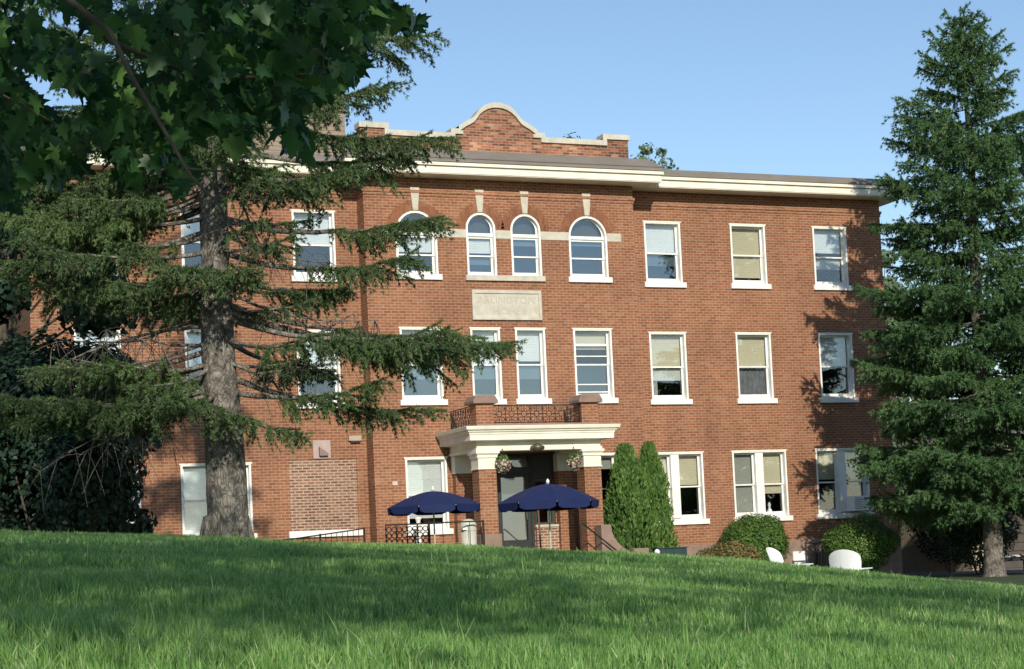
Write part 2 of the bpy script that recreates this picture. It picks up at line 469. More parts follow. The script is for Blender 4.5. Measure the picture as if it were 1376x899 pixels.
for x, w in ((15.68, 1.16), (17.52, .85), (18.83, .88), (20.69, 1.16)):
    s = {15.68: (.42, 'w', '', 0), 17.52: (.42, 'w', 'half', 1), 18.83: (.2, 'w', '', 2), 20.69: (.15, 'w', '', 2)}[x]
    windows.append((x - w / 2, x + w / 2, 7.46, 9.31, BY, 'arch', s))
    s = {15.68: (.5, 'w', 'half', 1), 17.52: (.5, 'w', 'half', 1), 18.83: (.45, 'w', 'half', 1), 20.69: (.27, 'c', 'screen', 1)}[x]
    windows.append((x - w / 2, x + w / 2, 4.11, 6.17, BY, 'rect', s))
windows.append((15.10, 16.26, 0.69, 2.72, BY, 'rect', (.86, 'w', '', 0)))
windows.append((20.10, 21.26, 0.69, 2.72, BY, 'rect', (.2, 'g', '', 0)))
DOOR = (17.62, 18.70, 0.0, 2.78)
SIDE = (18.74, 19.28, 0.86, 2.05)

SILL = 0.15
def wall_front(mb, x0, x1, y, z0, z1, holes):
    xs = sorted({x0, x1, *[h[0] for h in holes], *[h[1] for h in holes]})
    zs = sorted({z0, z1, *[h[2] for h in holes], *[h[3] for h in holes]})
    for i in range(len(xs) - 1):
        for j in range(len(zs) - 1):
            cx, cz = (xs[i] + xs[i + 1]) / 2, (zs[j] + zs[j + 1]) / 2
            if any(h[0] < cx < h[1] and h[2] < cz < h[3] for h in holes): continue
            mb.poly([(xs[i], y, zs[j]), (xs[i + 1], y, zs[j]), (xs[i + 1], y, zs[j + 1]), (xs[i], y, zs[j + 1])])
            mb.poly([(xs[i], y + .3, zs[j]), (xs[i], y + .3, zs[j + 1]), (xs[i + 1], y + .3, zs[j + 1]), (xs[i + 1], y + .3, zs[j])])
    for h in holes:                              # brick reveals
        a, b, c, d = h
        mb.poly([(a, y, c), (a, y, d), (a, y + .3, d), (a, y + .3, c)])
        mb.poly([(b, y, d), (b, y, c), (b, y + .3, c), (b, y + .3, d)])
        mb.poly([(a, y, d), (b, y, d), (b, y + .3, d), (a, y + .3, d)])
        mb.poly([(b, y, c), (a, y, c), (a, y + .3, c), (b, y + .3, c)])

ZF = 0.12                                         # top of the foundation
wall = MB()
hw = [(w[0], w[1], w[2] + SILL, w[3]) for w in windows if w[4] == 0.0]
hb = [(w[0], w[1], w[2] + SILL, w[3]) for w in windows if w[4] == BY]
PANEL = (12.12, 13.95, 0.93, 2.78)
wall_front(wall, XL, BL, 0.0, ZF, ZE, [h for h in hw if h[1] < BL] + [PANEL])
wall_front(wall, BR, XR, 0.0, ZF, ZE, [h for h in hw if h[0] > BR])
wall_front(wall, BL, BR, BY, ZF, ZE, hb + [(DOOR[0], DOOR[1], DOOR[2] + ZF, DOOR[3]), SIDE])
for x in (BL, BR):
    wall.poly([(x, 0, ZF), (x, BY, ZF), (x, BY, ZE), (x, 0, ZE)])
for x in (XL, XR):
    wall.poly([(x, DEPTH, ZF), (x, 0, ZF), (x, 0, ZE), (x, DEPTH, ZE)])
wall.poly([(XR, DEPTH, ZF), (XL, DEPTH, ZF), (XL, DEPTH, ZE), (XR, DEPTH, ZE)])
# spandrels over the arched heads
def arch_pts(x0, x1, ztop, inset=0.0, n=14):
    r = (x1 - x0) / 2; cx = (x0 + x1) / 2; zc = ztop - r
    return [(cx - (r - inset) * math.cos(math.pi * k / n), zc + (r - inset) * math.sin(math.pi * k / n)) for k in range(n + 1)]
for w in windows:
    if w[5] == 'arch':
        p = arch_pts(w[0], w[1], w[3])
        h = len(p) // 2
        wall.poly([(w[0], BY, w[3])] + [(x, BY, z) for x, z in p[:h + 1]])
        wall.poly([(w[1], BY, w[3])] + [(x, BY, z) for x, z in p[h:]][::-1][::1])
        for (xa, za), (xb, zb) in zip(p[:-1], p[1:]):
            wall.poly([(xa, BY, za), (xb, BY, zb), (xb, BY + .3, zb), (xa, BY + .3, za)])
# corbelled brick courses below the eaves
path_wall = [(XL, DEPTH), (XL, 0), (BL, 0), (BL, BY), (BR, BY), (BR, 0), (XR, 0), (XR, DEPTH)]
wall.sweep(path_wall, [(0, 9.70), (.02, 9.705), (.02, 9.78), (.045, 9.785), (.045, 9.86), (0, 9.875)])
wall.build("wall", mat_brick, B)

fd = MB()
fd.sweep(path_wall, [(-.1, ZF + .004), (.035, ZF), (.05, ZF - .03), (.05, ZG)])
fd.build("foundation", mat_mauve, B)

# inside: floors and a back wall so that rooms read dark
rm = MB()
for z in (3.3, 6.8):
    rm.box(XL + .3, XR - .3, .4, DEPTH - .3, z, z + .2)
rm.box(XL + .3, XR - .3, 3.6, 3.7, ZF, ZE)
rm.box(BL + .3, BR - .3, BY + .4, .399, 3.3, 3.5); rm.box(BL + .3, BR - .3, BY + .4, .399, 6.8, 7.0)
for x in (8.7, 11.6, 14.6, 16.6, 18.17, 19.8, 21.8, 24.7, 27.5):
    rm.box(x, x + .1, .4 if not BL < x < BR else BY + .4, 3.59, ZF, ZE - .1)
rm.build("interior_wall", mat_room, B)

# cornice
co = MB()
co.sweep(path_wall, [(0.0, 10.2), (.60, 10.2), (.60, 10.22), (.62, 10.222), (.62, 10.385), (.64, 10.39)])
co.build("fascia", mat_cream, B)
c3 = MB(); c3.sweep(path_wall, [(.60, 10.384), (.60, 10.41), (.67, 10.415), (.67, 10.505), (.55, 10.51)]); c3.build("crown_moulding", mat_cream, B)
rf = MB()
rf.sweep(path_wall, [(.55, 10.509), (.70, 10.512), (.70, 10.56), (.52, 10.735), (.1, 10.76), (-.25, 10.77), (-.25, 10.7)])
rf.build("roof_edge", mat_roof, B)
rb = MB(); rb.sweep([(BL, 0), (BL, BY), (BR, BY), (BR, 0)], [(.66, 10.60), (.68, 10.62), (.36, 10.90), (.0, 10.93), (0, 10.7)]); rb.build("bay_roof_slope", mat_roof, B)
fl = MB()
fl.poly([(XL - .2, -.2, 10.72), (XR + .2, -.2, 10.72), (XR + .2, DEPTH + .2, 10.72), (XL - .2, DEPTH + .2, 10.72)])
fl.poly([(BL + .1, BY, 10.715), (BR - .1, BY, 10.715), (BR - .1, -.1, 10.715), (BL + .1, -.1, 10.715)])
fl.build("roof", mat_flat, B)

# parapet with curved gable
half = [(0, 12.40), (.14, 12.39), (.28, 12.35), (.41, 12.28), (.53, 12.18), (.63, 12.05), (.70, 11.97), (.80, 11.91), (.92, 11.85), (1.05, 11.76), (1.15, 11.70), (1.15, 11.62), (1.38, 11.62), (1.38, 11.50), (3.14, 11.50), (3.14, 11.68), (3.97, 11.68)]
PX = 18.22
top = [(PX - a, z) for a, z in reversed(half)] + [(PX + a, z) for a, z in half[1:]]
PY0, PY1 = -.42, -.1
pp = MB()
inner = []
for a, z in half:
    inner.append((a, z - .14))
inner_top = [(PX - min(a, 3.93), z) for a, z in reversed(inner)] + [(PX + min(a, 3.93), z) for a, z in inner[1:]]
pts = [(PX - 3.93, 10.70), (PX + 3.93, 10.70)] + inner_top[::-1]
def column_wall(mb, tops, zb, y0, y1):
    for (xa, za), (xb, zb2) in zip(tops[:-1], tops[1:]):
        if abs(xb - xa) < 1e-4: continue
        mb.poly([(xa, y0, zb), (xb, y0, zb), (xb, y0, zb2), (xa, y0, za)])
        mb.poly([(xb, y1, zb), (xa, y1, zb), (xa, y1, za), (xb, y1, zb2)])
    mb.poly([(tops[0][0], y1, zb), (tops[0][0], y0, zb), (tops[0][0], y0, tops[0][1]), (tops[0][0], y1, tops[0][1])])
    mb.poly([(tops[-1][0], y0, zb), (tops[-1][0], y1, zb), (tops[-1][0], y1, tops[-1][1]), (tops[-1][0], y0, tops[-1][1])])
column_wall(pp, inner_top, 10.70, PY0, PY1)
mat_pbrick = brick("weathered_brick", [(0, (0.13, 0.05, 0.032)), (.4, (0.24, 0.085, 0.045)), (.8, (0.33, 0.13, 0.065)), (1, (0.45, 0.25, 0.15))], (0.30, 0.22, 0.16), blotch=.3)
par = pp.build("parapet", mat_pbrick, B)
cp = MB()
for (xa, za), (xb, zb2) in zip(top[:-1], top[1:]):
    y0, y1 = PY0 - .06, PY1 + .06
    d = .145
    if abs(xb - xa) < 1e-4:
        if za != zb2:
            lo, hi = min(za, zb2), max(za, zb2)
            s_ = 1 if (za > zb2) else -1
            cp.box(xa - (.12 if s_ > 0 else 0), xa + (0 if s_ > 0 else .12), y0 + .001, y1 - .001, lo - d + .002, hi - d + .02)
        continue
    n = len(cp.v)
    cp.v += [(xa, y0, za - d), (xb, y0, zb2 - d), (xb, y1, zb2 - d), (xa, y1, za - d), (xa, y0, za), (xb, y0, zb2), (xb, y1, zb2), (xa, y1, za)]
    cp.f += [[n + i for i in q] for q in ((0, 3, 2, 1), (4, 5, 6, 7), (0, 1, 5, 4), (2, 3, 7, 6))]
    if za == zb2: cp.f += [[n + i for i in q] for q in ((1, 2, 6, 5), (3, 0, 4, 7))]
cp.build("coping", mat_stone, par)
MB().box(PX - 3.9, PX + 3.93, PY0 - .04, PY0 - .002, 10.86, 10.94).build("flashing", mat_white, par)

# stair penthouse behind the roof edge
ph = MB().box(11.1, 14.62, 2.0, 6.0, 10.65, 13.9).build("penthouse", mat_siding, B)
pl = MB()
for k in range(24):
    z = 10.9 + k * .125
    pl.box(11.09, 14.63, 1.985, 1.999, z, z + .112)
pl.build("siding_boards", mat_siding, ph)
lv = MB().box(12.9, 13.75, 1.94, 1.98, 12.35, 13.4)
for k in range(9): lv.obox((13.32, 1.93, 12.45 + k * .11), (.78, .02, .09), 0, .5)
lv.build("louvre", mat_white, ph)
MB().sweep([(11.1, 6), (11.1, 2), (14.62, 2), (14.62, 6)], [(0, 13.9), (.12, 13.9), (.12, 14.02), (-.3, 14.03)]).build("penthouse_eave", mat_white, ph)

# string course, keystones, brick arches, plaque
def bd(x0, x1):
    return MB().box(x0, x1, BY - .02, BY + .05, 8.62, 8.845)
arched = [w for w in windows if w[5] == 'arch']
xs_ = [14.67] + sum([[w[0] - .0, w[1] + .0] for w in sorted(arched)], []) + [21.71]
for k in range(0, len(xs_), 2):
    MB().box(xs_[k] + (.004 if k else 0), xs_[k + 1] - .004, BY - .02, BY + .05, 8.62, 8.845).build("string_course", mat_stone, B)
for w in arched:
    cx = (w[0] + w[1]) / 2; r = (w[1] - w[0]) / 2; zc = w[3] - r
    MB().prism([(cx - .07, 9.325), (cx + .07, 9.325), (cx + .13, 9.94), (cx - .13, 9.94)], BY - .035, BY + .02).build("keystone", mat_stone, B)
    ab = (MB(), MB())                             # ring of soldier bricks on either side of the keystone
    nn = max(11, int(math.pi * (r + .15) / .08))
    for k in range(nn):
        a0 = math.pi * (k + .06) / nn; a1 = math.pi * (k + .94) / nn
        am = (a0 + a1) / 2
        if abs(am - math.pi / 2) < .12: continue
        q = [(cx + rr * math.cos(a), zc + rr * math.sin(a)) for rr, a in ((r + .012, a0), (r + .27, a0), (r + .27, a1), (r + .012, a1))]
        if min(z for _, z in q) < 8.86: continue
        ab[am > math.pi / 2].prism(q, BY - .006, BY + .01)
    for m_ in ab: m_.build("brick_arch", mat_arch, B)

pq = MB().box(17.17, 19.19, BY - .03, BY + .02, 6.40, 7.21)
pq = pq.build("plaque", mat_stone, B)
rimm = MB()
for a in ((17.17, 19.19, 7.12, 7.21), (17.17, 19.19, 6.40, 6.48), (17.17, 17.25, 6.481, 7.119), (19.11, 19.19, 6.481, 7.119)):
    rimm.box(a[0], a[1], BY - .06, BY - .0301, a[2], a[3])
rimm.build("plaque_rim", mat_stone, pq)
def lettering(text, cx, z, size, y, mat, parent, name="lettering", depth=.006, width=None):
    cu = bpy.data.curves.new(name, 'FONT')
    cu.body = text; cu.size = size; cu.extrude = depth; cu.align_x = 'CENTER'; cu.align_y = 'CENTER'
    tmp = bpy.data.objects.new(name + "_tmp", cu); scene.collection.objects.link(tmp)
    dg = bpy.context.evaluated_depsgraph_get(); dg.update()
    me = bpy.data.meshes.new_from_object(tmp.evaluated_get(dg))
    bpy.data.objects.remove(tmp); bpy.data.curves.remove(cu)
    xs = [v.co.x for v in me.vertices]
    sx = (width / (max(xs) - min(xs))) if width else 1
    me.transform(Matrix.Scale(sx, 4, (1, 0, 0)))
    me.transform(Matrix.Rotation(R(90), 4, 'X'))
    og = origin_of(parent)
    me.transform(Matrix.Translation(Vector((cx, y, z)) - og))
    me.materials.clear(); me.materials.append(mat)
    o = bpy.data.objects.new(name, me); link(o, parent); WL[o.name] = og
    return o
mat_letter = plain("letter_limestone", (0.445, 0.412, 0.333), 0.9, 0.1, 8)  # letters slightly darker than the plaque so that they read
lettering("ARLINGTON", 18.17, 6.935, .27, BY - .032, mat_letter, pq, width=1.68, depth=.004)
lettering("HOME", 18.17, 6.63, .23, BY - .032, mat_letter, pq, width=.78, depth=.004)

# windows -------------------------------------------------------------------
def blind_of(k): return {'c': mat_blind_c, 'w': mat_blind_w, 'g': mat_blind_g}[k]
def outline_ring(mb, outer, inner, y0, y1):
    n = len(outer)
    for i in range(n - 1):
        (xa, za), (xb, zb) = outer[i], outer[i + 1]; (xc, zc), (xd, zd) = inner[i], inner[i + 1]
        mb.poly([(xa, y0, za), (xc, y0, zc), (xd, y0, zd), (xb, y0, zb)])
        mb.poly([(xc, y0, zc), (xc, y1, zc), (xd, y1, zd), (xd, y0, zd)])
        mb.poly([(xa, y0, za), (xb, y0, zb), (xb, y1, zb), (xa, y1, za)])
def glaze(win, x0, x1, z0, z1, y, spec, lower_only=False):
    """two sashes with panes, blind and curtain behind, in a clear opening"""
    frac, bk, low, refl = spec
    zm = z0 + (z1 - z0) * .49
    st = .052
    g = mat_glass_b if refl == 2 else mat_glass
    sa = MB()
    for (a, b, yy) in ((zm - .02, z1, y), (z0, zm + .02, y + .036)):
        sa.box(x0, x0 + st, yy, yy + .034, a, b); sa.box(x1 - st, x1, yy, yy + .034, a, b)
        sa.box(x0 + st, x1 - st, yy, yy + .034, b - st * (1.0 if yy == y else .8), b)
        sa.box(x0 + st, x1 - st, yy, yy + .034, a, a + (st * .8 if yy == y else .085))
    if low == 'screen':
        for z in (z0 + .33, z0 + .12): sa.box(x0 + st, x1 - st, y + .02, y + .03, z, z + .03)
        sa.box(x0 + st, x1 - st, y - .006, y - .001, zm + .22, zm + .25)
        sa.box(x0 + st, x1 - st, y - .012, y - .001, zm + .52, zm + .58)
    sa.build("sash", mat_white, win)
    MB().box(x0 + st, x1 - st, y + .014, y + .02, zm + .01, z1 - st).build("pane", g, win)
    MB().box(x0 + st, x1 - st, y + .05, y + .056, z0 + .085, zm - .02).build("pane", mat_glass_b if refl else mat_glass, win)
    zb = z1 - (z1 - z0) * frac
    if frac > 0:
        bl = MB(); yb = y + .12
        nslat = max(3, int((z1 - zb) / .055))
        dz = (z1 - zb) / nslat
        for k in range(nslat):
            bl.obox(((x0 + x1) / 2, yb, zb + (k + .5) * dz), (x1 - x0 - .05, .012, dz * .93), 0, .25)
        bl.build("blind", blind_of(bk), win)
    if low == 'half' or low == 'valance':
        MB().box(x0 + .03, x1 - .03, y + .14, y + .15, zm - (zm - z0) * .42, zm - .04).build("blind", mat_half, win)
    if low == 'curtain' or low == 'valance':
        cu = MB(); n = 24; w_ = x1 - x0 - .04
        segs = [(0, n)] if low == 'curtain' else [(0, 6)]
        for s0, s1 in segs:
            for k in range(s0, s1):
                xa, xb = x0 + .02 + w_ * k / n, x0 + .02 + w_ * (k + 1) / n
                ya, yb2 = y + .17 + .02 * math.sin(k * 1.9), y + .17 + .02 * math.sin((k + 1) * 1.9)
                cu.poly([(xa, ya, z0), (xb, yb2, z0), (xb, yb2, zm), (xa, ya, zm)])
        cu.build("curtain", mat_curtain if low == 'curtain' else mat_blind_g, win)

def make_window(w):
    x0, x1, zs, z1, py, kind, spec = w
    z0 = zs + SILL
    t = .055
    fr = MB()
    yf, yb = py - .012, py + .20
    if kind == 'arch':
        outer = [(x0, z0)] + arch_pts(x0, x1, z1) + [(x1, z0)]
        inn = [(x0 + t, z0)] + arch_pts(x0, x1, z1, t) + [(x1 - t, z0)]
        outline_ring(fr, outer, inn, yf, yb)
        r = (x1 - x0) / 2; zc = z1 - r
        zt = min(zc, 8.74)
        fr.box(x0 + t, x1 - t, py + .07, py + .2, zt - .06, zt + .03)         # transom
        fr.box(x0 + t, x1 - t, py + .1, yb, z0, z0 + .03)
        win = fr.build("window", mat_white, B)
        # arched light
        ip = [(x, z) for x, z in arch_pts(x0, x1, z1, t + .002)]
        ring_o = [(x0 + t, zt + .03)] + ip + [(x1 - t, zt + .03)]
        io = [(x0 + t + .035, zt + .03)] + arch_pts(x0, x1, z1, t + .04) + [(x1 - t - .035, zt + .03)]
        sr_ = MB(); outline_ring(sr_, ring_o, io, py + .11, py + .15); sr_.build("fanlight_sash", mat_white, win)
        pn = MB(); pn.poly([(x, py + .13, z) for x, z in io]); pn.build("pane", mat_glass_b, win)
        bkp = MB(); bkp.poly([(x, py + .3, z) for x, z in io]); bkp.build("backing", mat_room, win)
        glaze(win, x0 + t, x1 - t, z0 + .03, zt - .061, py + .11, spec)
    else:
        fr.box(x0, x0 + t, yf, yb, z0, z1); fr.box(x1 - t, x1, yf, yb, z0, z1)
        fr.box(x0 + t, x1 - t, yf, yb, z1 - .045, z1)
        fr.box(x0 + t, x1 - t, py + .06, yb, z0, z0 + .05)
        win_spans = [(x0 + t, x1 - t)]
        if kind == 'double':
            cx = (x0 + x1) / 2
            fr.box(cx - .13, cx + .13, py + .012, yb, z0 + .05, z1 - .046)
            win_spans = [(x0 + t, cx - .13), (cx + .13, x1 - t)]
        win = fr.build("window", mat_white, B, bevel=0.006)
        # painted lintel strip just proud of the brick
        MB().box(x0 - .03, x1 + .03, py - .02, py - .0125, z1 - .01, z1 + .03).build("lintel", mat_cream, win)
        for i, (a, b) in enumerate(win_spans):
            sp = spec
            if kind == 'double' and spec[2] == 'mix':
                sp = (.97, 'g', '', 0) if i == 0 else (.66, 'c', '', 0)
            glaze(win, a, b, z0 + .05, z1 - .046, py + .13, sp)
    if kind == 'arch' and x0 > 18 and x0 < 19: return win
    sx0, sx1 = x0 - .07, x1 + .09
    if kind == 'arch' and 17 < x0 < 17.5: sx1 = 19.34
    MB().box(sx0, sx1, py - .07, py + .199, zs, zs + SILL - .002).build("sill", mat_stone if kind == 'arch' and sx1 == 19.34 else mat_white, win, bevel=0.008)
    return win
for w in sorted(windows): make_window(w)

# little things standing on the inner sills
for (x, z, h, lab) in ((23.45, .92, .20, "small white figurine on the sill behind the window by the arborvitae"), (26.45, .92, .34, "white vase on the sill of the double window above the round shrub")):
    f_ = MB().lathe([(0, 0), (.06, 0), (.075, h * .3), (.03, h * .55), (.05, h * .75), (.03, h * .95), (0, h)], (x, .235, z), 12)
    tag(f_.build("sill_ornament", mat_plastic, None, True), lab, "ornament")
# bricked-up opening and vents on the left wing
pf = MB().box(PANEL[0] + .002, PANEL[1] - .002, .022, .28, PANEL[2] + .002, PANEL[3] - .002).build("bricked_up_window", mat_infill, B)
MB().box(12.05, 14.06, -.07, .02, .76, .93).build("sill", mat_white, pf)
v1 = MB().box(12.78, 13.25, -.03, .0, 2.80, 3.28).build("vent_plate", plain("pinkish_metal", (0.40, 0.31, 0.28), 0.6, 0.08), B)
MB().prism([(12.93, 2.87), (13.16, 2.87), (13.16, 2.93), (12.93, 3.10)], -.13, -.031).build("vent_hood", mat_mauve, v1)
v2 = MB().box(13.75, 14.09, -.08, .0, 3.25, 3.38).build("vent_plate", plain("tan_metal", (0.42, 0.33, 0.25), 0.6, 0.08), B)
MB().box(13.80, 14.06, -.078, -.03, 3.20, 3.249).build("vent_opening", mat_dark, v2)
MB().box(14.72, 14.86, BY - .03, BY, 2.02, 2.12).build("hose_bib", mat_stone, B)

# conduits down the front
MB().tube([(16.52, BY - .05, 2.3), (16.52, BY - .05, .0)], .022, 6).build("conduit", mat_brown, B)

# ---------------------------------------------------------------- porch (parts of the building)
PF = -2.6          # front of the columns
pfl = MB().box(14.75, 20.3, -3.05, BY - .001, -1.3, 0.0).build("porch_floor", mat_conc, B)
for (x0, x1) in ((16.38, 16.86), (19.33, 19.81)):
    zc0 = .62 if x0 < 18 else .002
    col = MB().box(x0, x1, PF, PF + .48, zc0, 2.27).build("porch_column", mat_brick, B)
    if zc0 > .1: MB().box(x0 - .05, x1 + .06, PF - .06, PF + .53, 0.001, .619).build("pedestal", mat_mauve, col, bevel=.02)
    cap = MB().box(x0 - .01, x1 + .01, PF - .01, PF + .49, 2.271, 2.56)
    cap.box(x0 - .03, x1 + .03, PF - .03, PF + .51, 2.271, 2.30)
    cap.sweep([(x1 + .01, PF + .49), (x0 - .01, PF + .49), (x0 - .01, PF - .01), (x1 + .01, PF - .01), (x1 + .01, PF + .49)], [(0, 2.55), (.03, 2.57), (.03, 2.63), (.075, 2.68), (.075, 2.735), (-.1, 2.737)])
    cap.build("capital", mat_cream, col)
    # matching half column on the wall
    MB().box(x0 + .03, x1 - .03, BY - .25, BY - .001, 0.001, 2.27).build("pilaster", mat_brick, B)
    MB().box(x0 + .0, x1 - .0, BY - .28, BY - .002, 2.271, 2.735).build("pilaster_capital", mat_cream, B)
EX0, EX1, EY = 16.36, 19.83, PF - .0
en = MB()
en.box(EX0, EX1, EY + .02, EY + .46, 2.74, 3.02)                       # front beam
for x in (EX0, EX1 - .44): en.box(x, x + .44, EY + .461, BY - .0015, 2.7401, 3.0199)
en.sweep([(EX0, BY - .003), (EX0, EY + .02), (EX1, EY + .02), (EX1, BY - .003)], [(.0, 2.738), (.035, 2.74), (.035, 2.80), (0, 2.82)])
en.build("entablature", mat_cream, B)
pc = MB()
pc.sweep([(EX0, BY - .002), (EX0, EY + .02), (EX1, EY + .02), (EX1, BY - .002)], [(0, 2.985), (.28, 3.0), (.28, 3.145), (.30, 3.15), (.305, 3.19), (.34, 3.21), (.35, 3.245), (.40, 3.265), (.42, 3.34), (.42, 3.355), (-.3, 3.37)])
pc.poly([(EX0 - .1, EY - .1, 3.364), (EX1 + .1, EY - .1, 3.364), (EX1 + .1, BY - .004, 3.364), (EX0 - .1, BY - .004, 3.364)])
pc.poly([(EX0 + .4, EY + .4, 3.01), (EX0 + .4, BY - .004, 3.01), (EX1 - .4, BY - .004, 3.01), (EX1 - .4, EY + .4, 3.01)])
pc.build("porch_cornice", mat_cream, B)
MB().box(EX0 + .02, EX1 - .02, PF - .02, PF + .5, 3.366, 3.43).build("balcony_kerb", mat_mauve, B)
for (x0, x1) in ((16.38, 16.86), (19.33, 19.81)):
    pr = MB().box(x0, x1, PF, PF + .48, 3.431, 3.95).build("balcony_pier", mat_brick, B)
    MB().prism([(x0 - .1, 3.952), (x1 + .1, 3.952), (x1 + .1, 4.03), (x1 + .02, 4.17), (x0 - .02, 4.17), (x0 - .1, 4.03)], PF - .1, PF + .58).build("pier_cap", mat_mauve, pr, bevel=.02)
def ornate(mb, fix, a0, a1, z0, z1, plane):
    def pt(a, z): return (a, fix, z) if plane == 'xz' else (fix, a, z)
    for z in (z0, z1): mb.tube([pt(a0, z), pt(a1, z)], .014, 5)
    n = max(1, round((a1 - a0) / .36)); wd = (a1 - a0) / n
    for k in range(n + 1): mb.tube([pt(a0 + k * wd, z0), pt(a0 + k * wd, z1)], .013, 5)
    for k in range(n):
        c = a0 + (k + .5) * wd; zc = (z0 + z1) / 2
        mb.ring(pt(c, zc), .075, .011, 12, plane)
        mb.tube([pt(c, z0), pt(c, zc - .075)], .011, 4); mb.tube([pt(c, zc + .075), pt(c, z1)], .011, 4)
        mb.tube([pt(c - wd / 2, zc), pt(c - .075, zc)], .011, 4); mb.tube([pt(c + .075, zc), pt(c + wd / 2, zc)], .011, 4)
        for s in (-1, 1):
            for q in (-1, 1):
                mb.ring(pt(c + s * wd * .29, zc + q * (z1 - z0) * .31), .055, .008, 8, plane)
o_ = MB(); ornate(o_, PF + .1, 16.87, 19.32, 3.47, 3.91, 'xz'); o_.build("balcony_railing", mat_iron, B)
for x in (16.42, 19.72):
    o_ = MB(); ornate(o_, x, PF + .5, BY - .06, 3.44, 3.93, 'yz'); o_.build("balcony_railing", mat_iron, B)
# porch ceiling lamp on the beam
lm = MB().lathe([(0.0, .0), (.09, .0), (.13, .05), (.15, .10), (.13, .15), (.08, .18), (.05, .20), (.0, .21)], (17.98, PF - .12, 2.70), 14)
lm.tube([(17.80, PF - .12, 2.79), (18.16, PF - .12, 2.79)], .05, 8)
lm.build("porch_lamp", mat_lamp, B, smooth_shade=True)
# front door, sidelight, brick apron
dr = MB()
dr.box(DOOR[0], DOOR[0] + .07, BY + .02, BY + .16, ZF, DOOR[3]); dr.box(DOOR[1] - .07, DOOR[1], BY + .02, BY + .16, ZF, DOOR[3])
dr.box(DOOR[0] + .07, DOOR[1] - .07, BY + .02, BY + .16, DOOR[3] - .07, DOOR[3]); dr.box(DOOR[0] + .07, DOOR[1] - .07, BY + .02, BY + .16, 2.26, 2.42)
d = dr.build("door", mat_dark, B)
lf = MB()
lf.box(17.70, 17.80, BY + .05, BY + .09, ZF, 2.255); lf.box(18.53, 18.63, BY + .05, BY + .09, ZF, 2.255)
lf.box(17.80, 18.53, BY + .05, BY + .09, 2.15, 2.255); lf.box(17.80, 18.53, BY + .05, BY + .09, ZF, .46)
lf.build("door_leaf", mat_dark, d)
mat_film = glass_mat("door_glass", 0.14, (0.8, 0.84, 0.87))
MB().box(17.81, 18.52, BY + .13, BY + .14, .47, 2.14).build("door_reflection", plain("slate_reflection", (0.20, 0.225, 0.25), 0.9, 0.1, 2), d)  # slate sheet behind the glass, its colour stands in for the reflection
MB().box(17.80, 18.53, BY + .066, BY + .072, .46, 2.15).build("pane", mat_film, d)
MB().box(17.69, 18.63, BY + .08, BY + .086, 2.42, 2.71).build("pane", mat_glass, d)
MB().tube([(18.50, BY + .01, 1.0), (18.50, BY + .01, 1.35)], .018, 6).build("handle", mat_lamp, d)
sd = MB()
sd.box(SIDE[0], SIDE[0] + .05, BY + .02, BY + .14, SIDE[2], SIDE[3]); sd.box(SIDE[1] - .05, SIDE[1], BY + .02, BY + .14, SIDE[2], SIDE[3])
sd.box(SIDE[0] + .05, SIDE[1] - .05, BY + .02, BY + .14, SIDE[2], SIDE[2] + .05); sd.box(SIDE[0] + .05, SIDE[1] - .05, BY + .02, BY + .14, SIDE[3] - .05, SIDE[3])
sd = sd.build("sidelight", mat_green, B)
MB().box(SIDE[0] + .05, SIDE[1] - .05, BY + .06, BY + .066, SIDE[2] + .05, SIDE[3] - .05).build("pane", mat_glass, sd)
vp = MB().box(18.702, 19.59, BY - .03, BY - .001, .86, 2.78)
vp = MB()
vp.box(18.702, 19.32, BY - .03, BY - .001, 2.06, 2.78); vp.box(19.29, 19.32, BY - .03, BY - .001, .86, 2.059); vp.box(18.702, 18.735, BY - .03, BY - .001, .86, 2.059); vp.build("porch_back_panel", mat_dark, B)  # flat dark panels over and beside the door
MB().box(16.9, 17.61, BY - .02, BY - .001, 2.3, 2.78).build("porch_back_panel", mat_dark, B)
MB().box(18.72, 19.5, BY - .1, BY - .001, 0.001, .78).build("door_apron", mat_infill, B)
MB().box(18.70, 19.52, BY - .13, BY - .002, .781, .84).build("apron_sill", mat_stone, B)
MB().box(19.60, 19.78, BY - .06, BY - .001, 0.001, 1.9).build("porch_trim", mat_beige, B)

# curved cheek wall and steps at the right of the porch
ck = MB()
prof = [(19.86, -.95), (21.25, -.95), (21.05, -.2)]
prof = [(19.52, -1.3), (20.95, -1.3), (20.95, -.05), (20.6, -.02)] + [(20.6 - .80 * math.sin(R(a)), .72 - .74 * math.cos(R(a))) for a in range(12, 91, 13)] + [(19.80, .735), (19.52, .735)]
ck.prism(prof, -3.06, -2.68)
ck = ck.build("stair_cheek", mat_mauve, B)
for k in range(5):
    pass
st_ = MB()
for k in range(6): st_.box(20.301 + k * .28, 20.30 + (k + 1) * .28, -2.33, BY - .005, -1.3, -.15 * (k + 1) + .02)
st_.build("porch_steps", mat_conc, B)
sr2 = MB().tube([(18.82, -3.2, .78), (18.92, -3.2, .80), (19.95, -3.2, -.02), (20.0, -3.2, -.9)], .022, 6)
sr2.tube([(18.87, -3.2, .79), (18.87, -3.2, -.9)], .018, 6)
sr2.build("stair_rail", mat_iron, B)

# basement window with area railing on the right wing
bw = MB().box(26.97, 27.45, -.075, -.051, -.62, -.2).build("basement_window", mat_white, B)
MB().box(27.02, 27.40, -.08, -.0755, -.57, -.25).build("pane", mat_blind_w, bw)

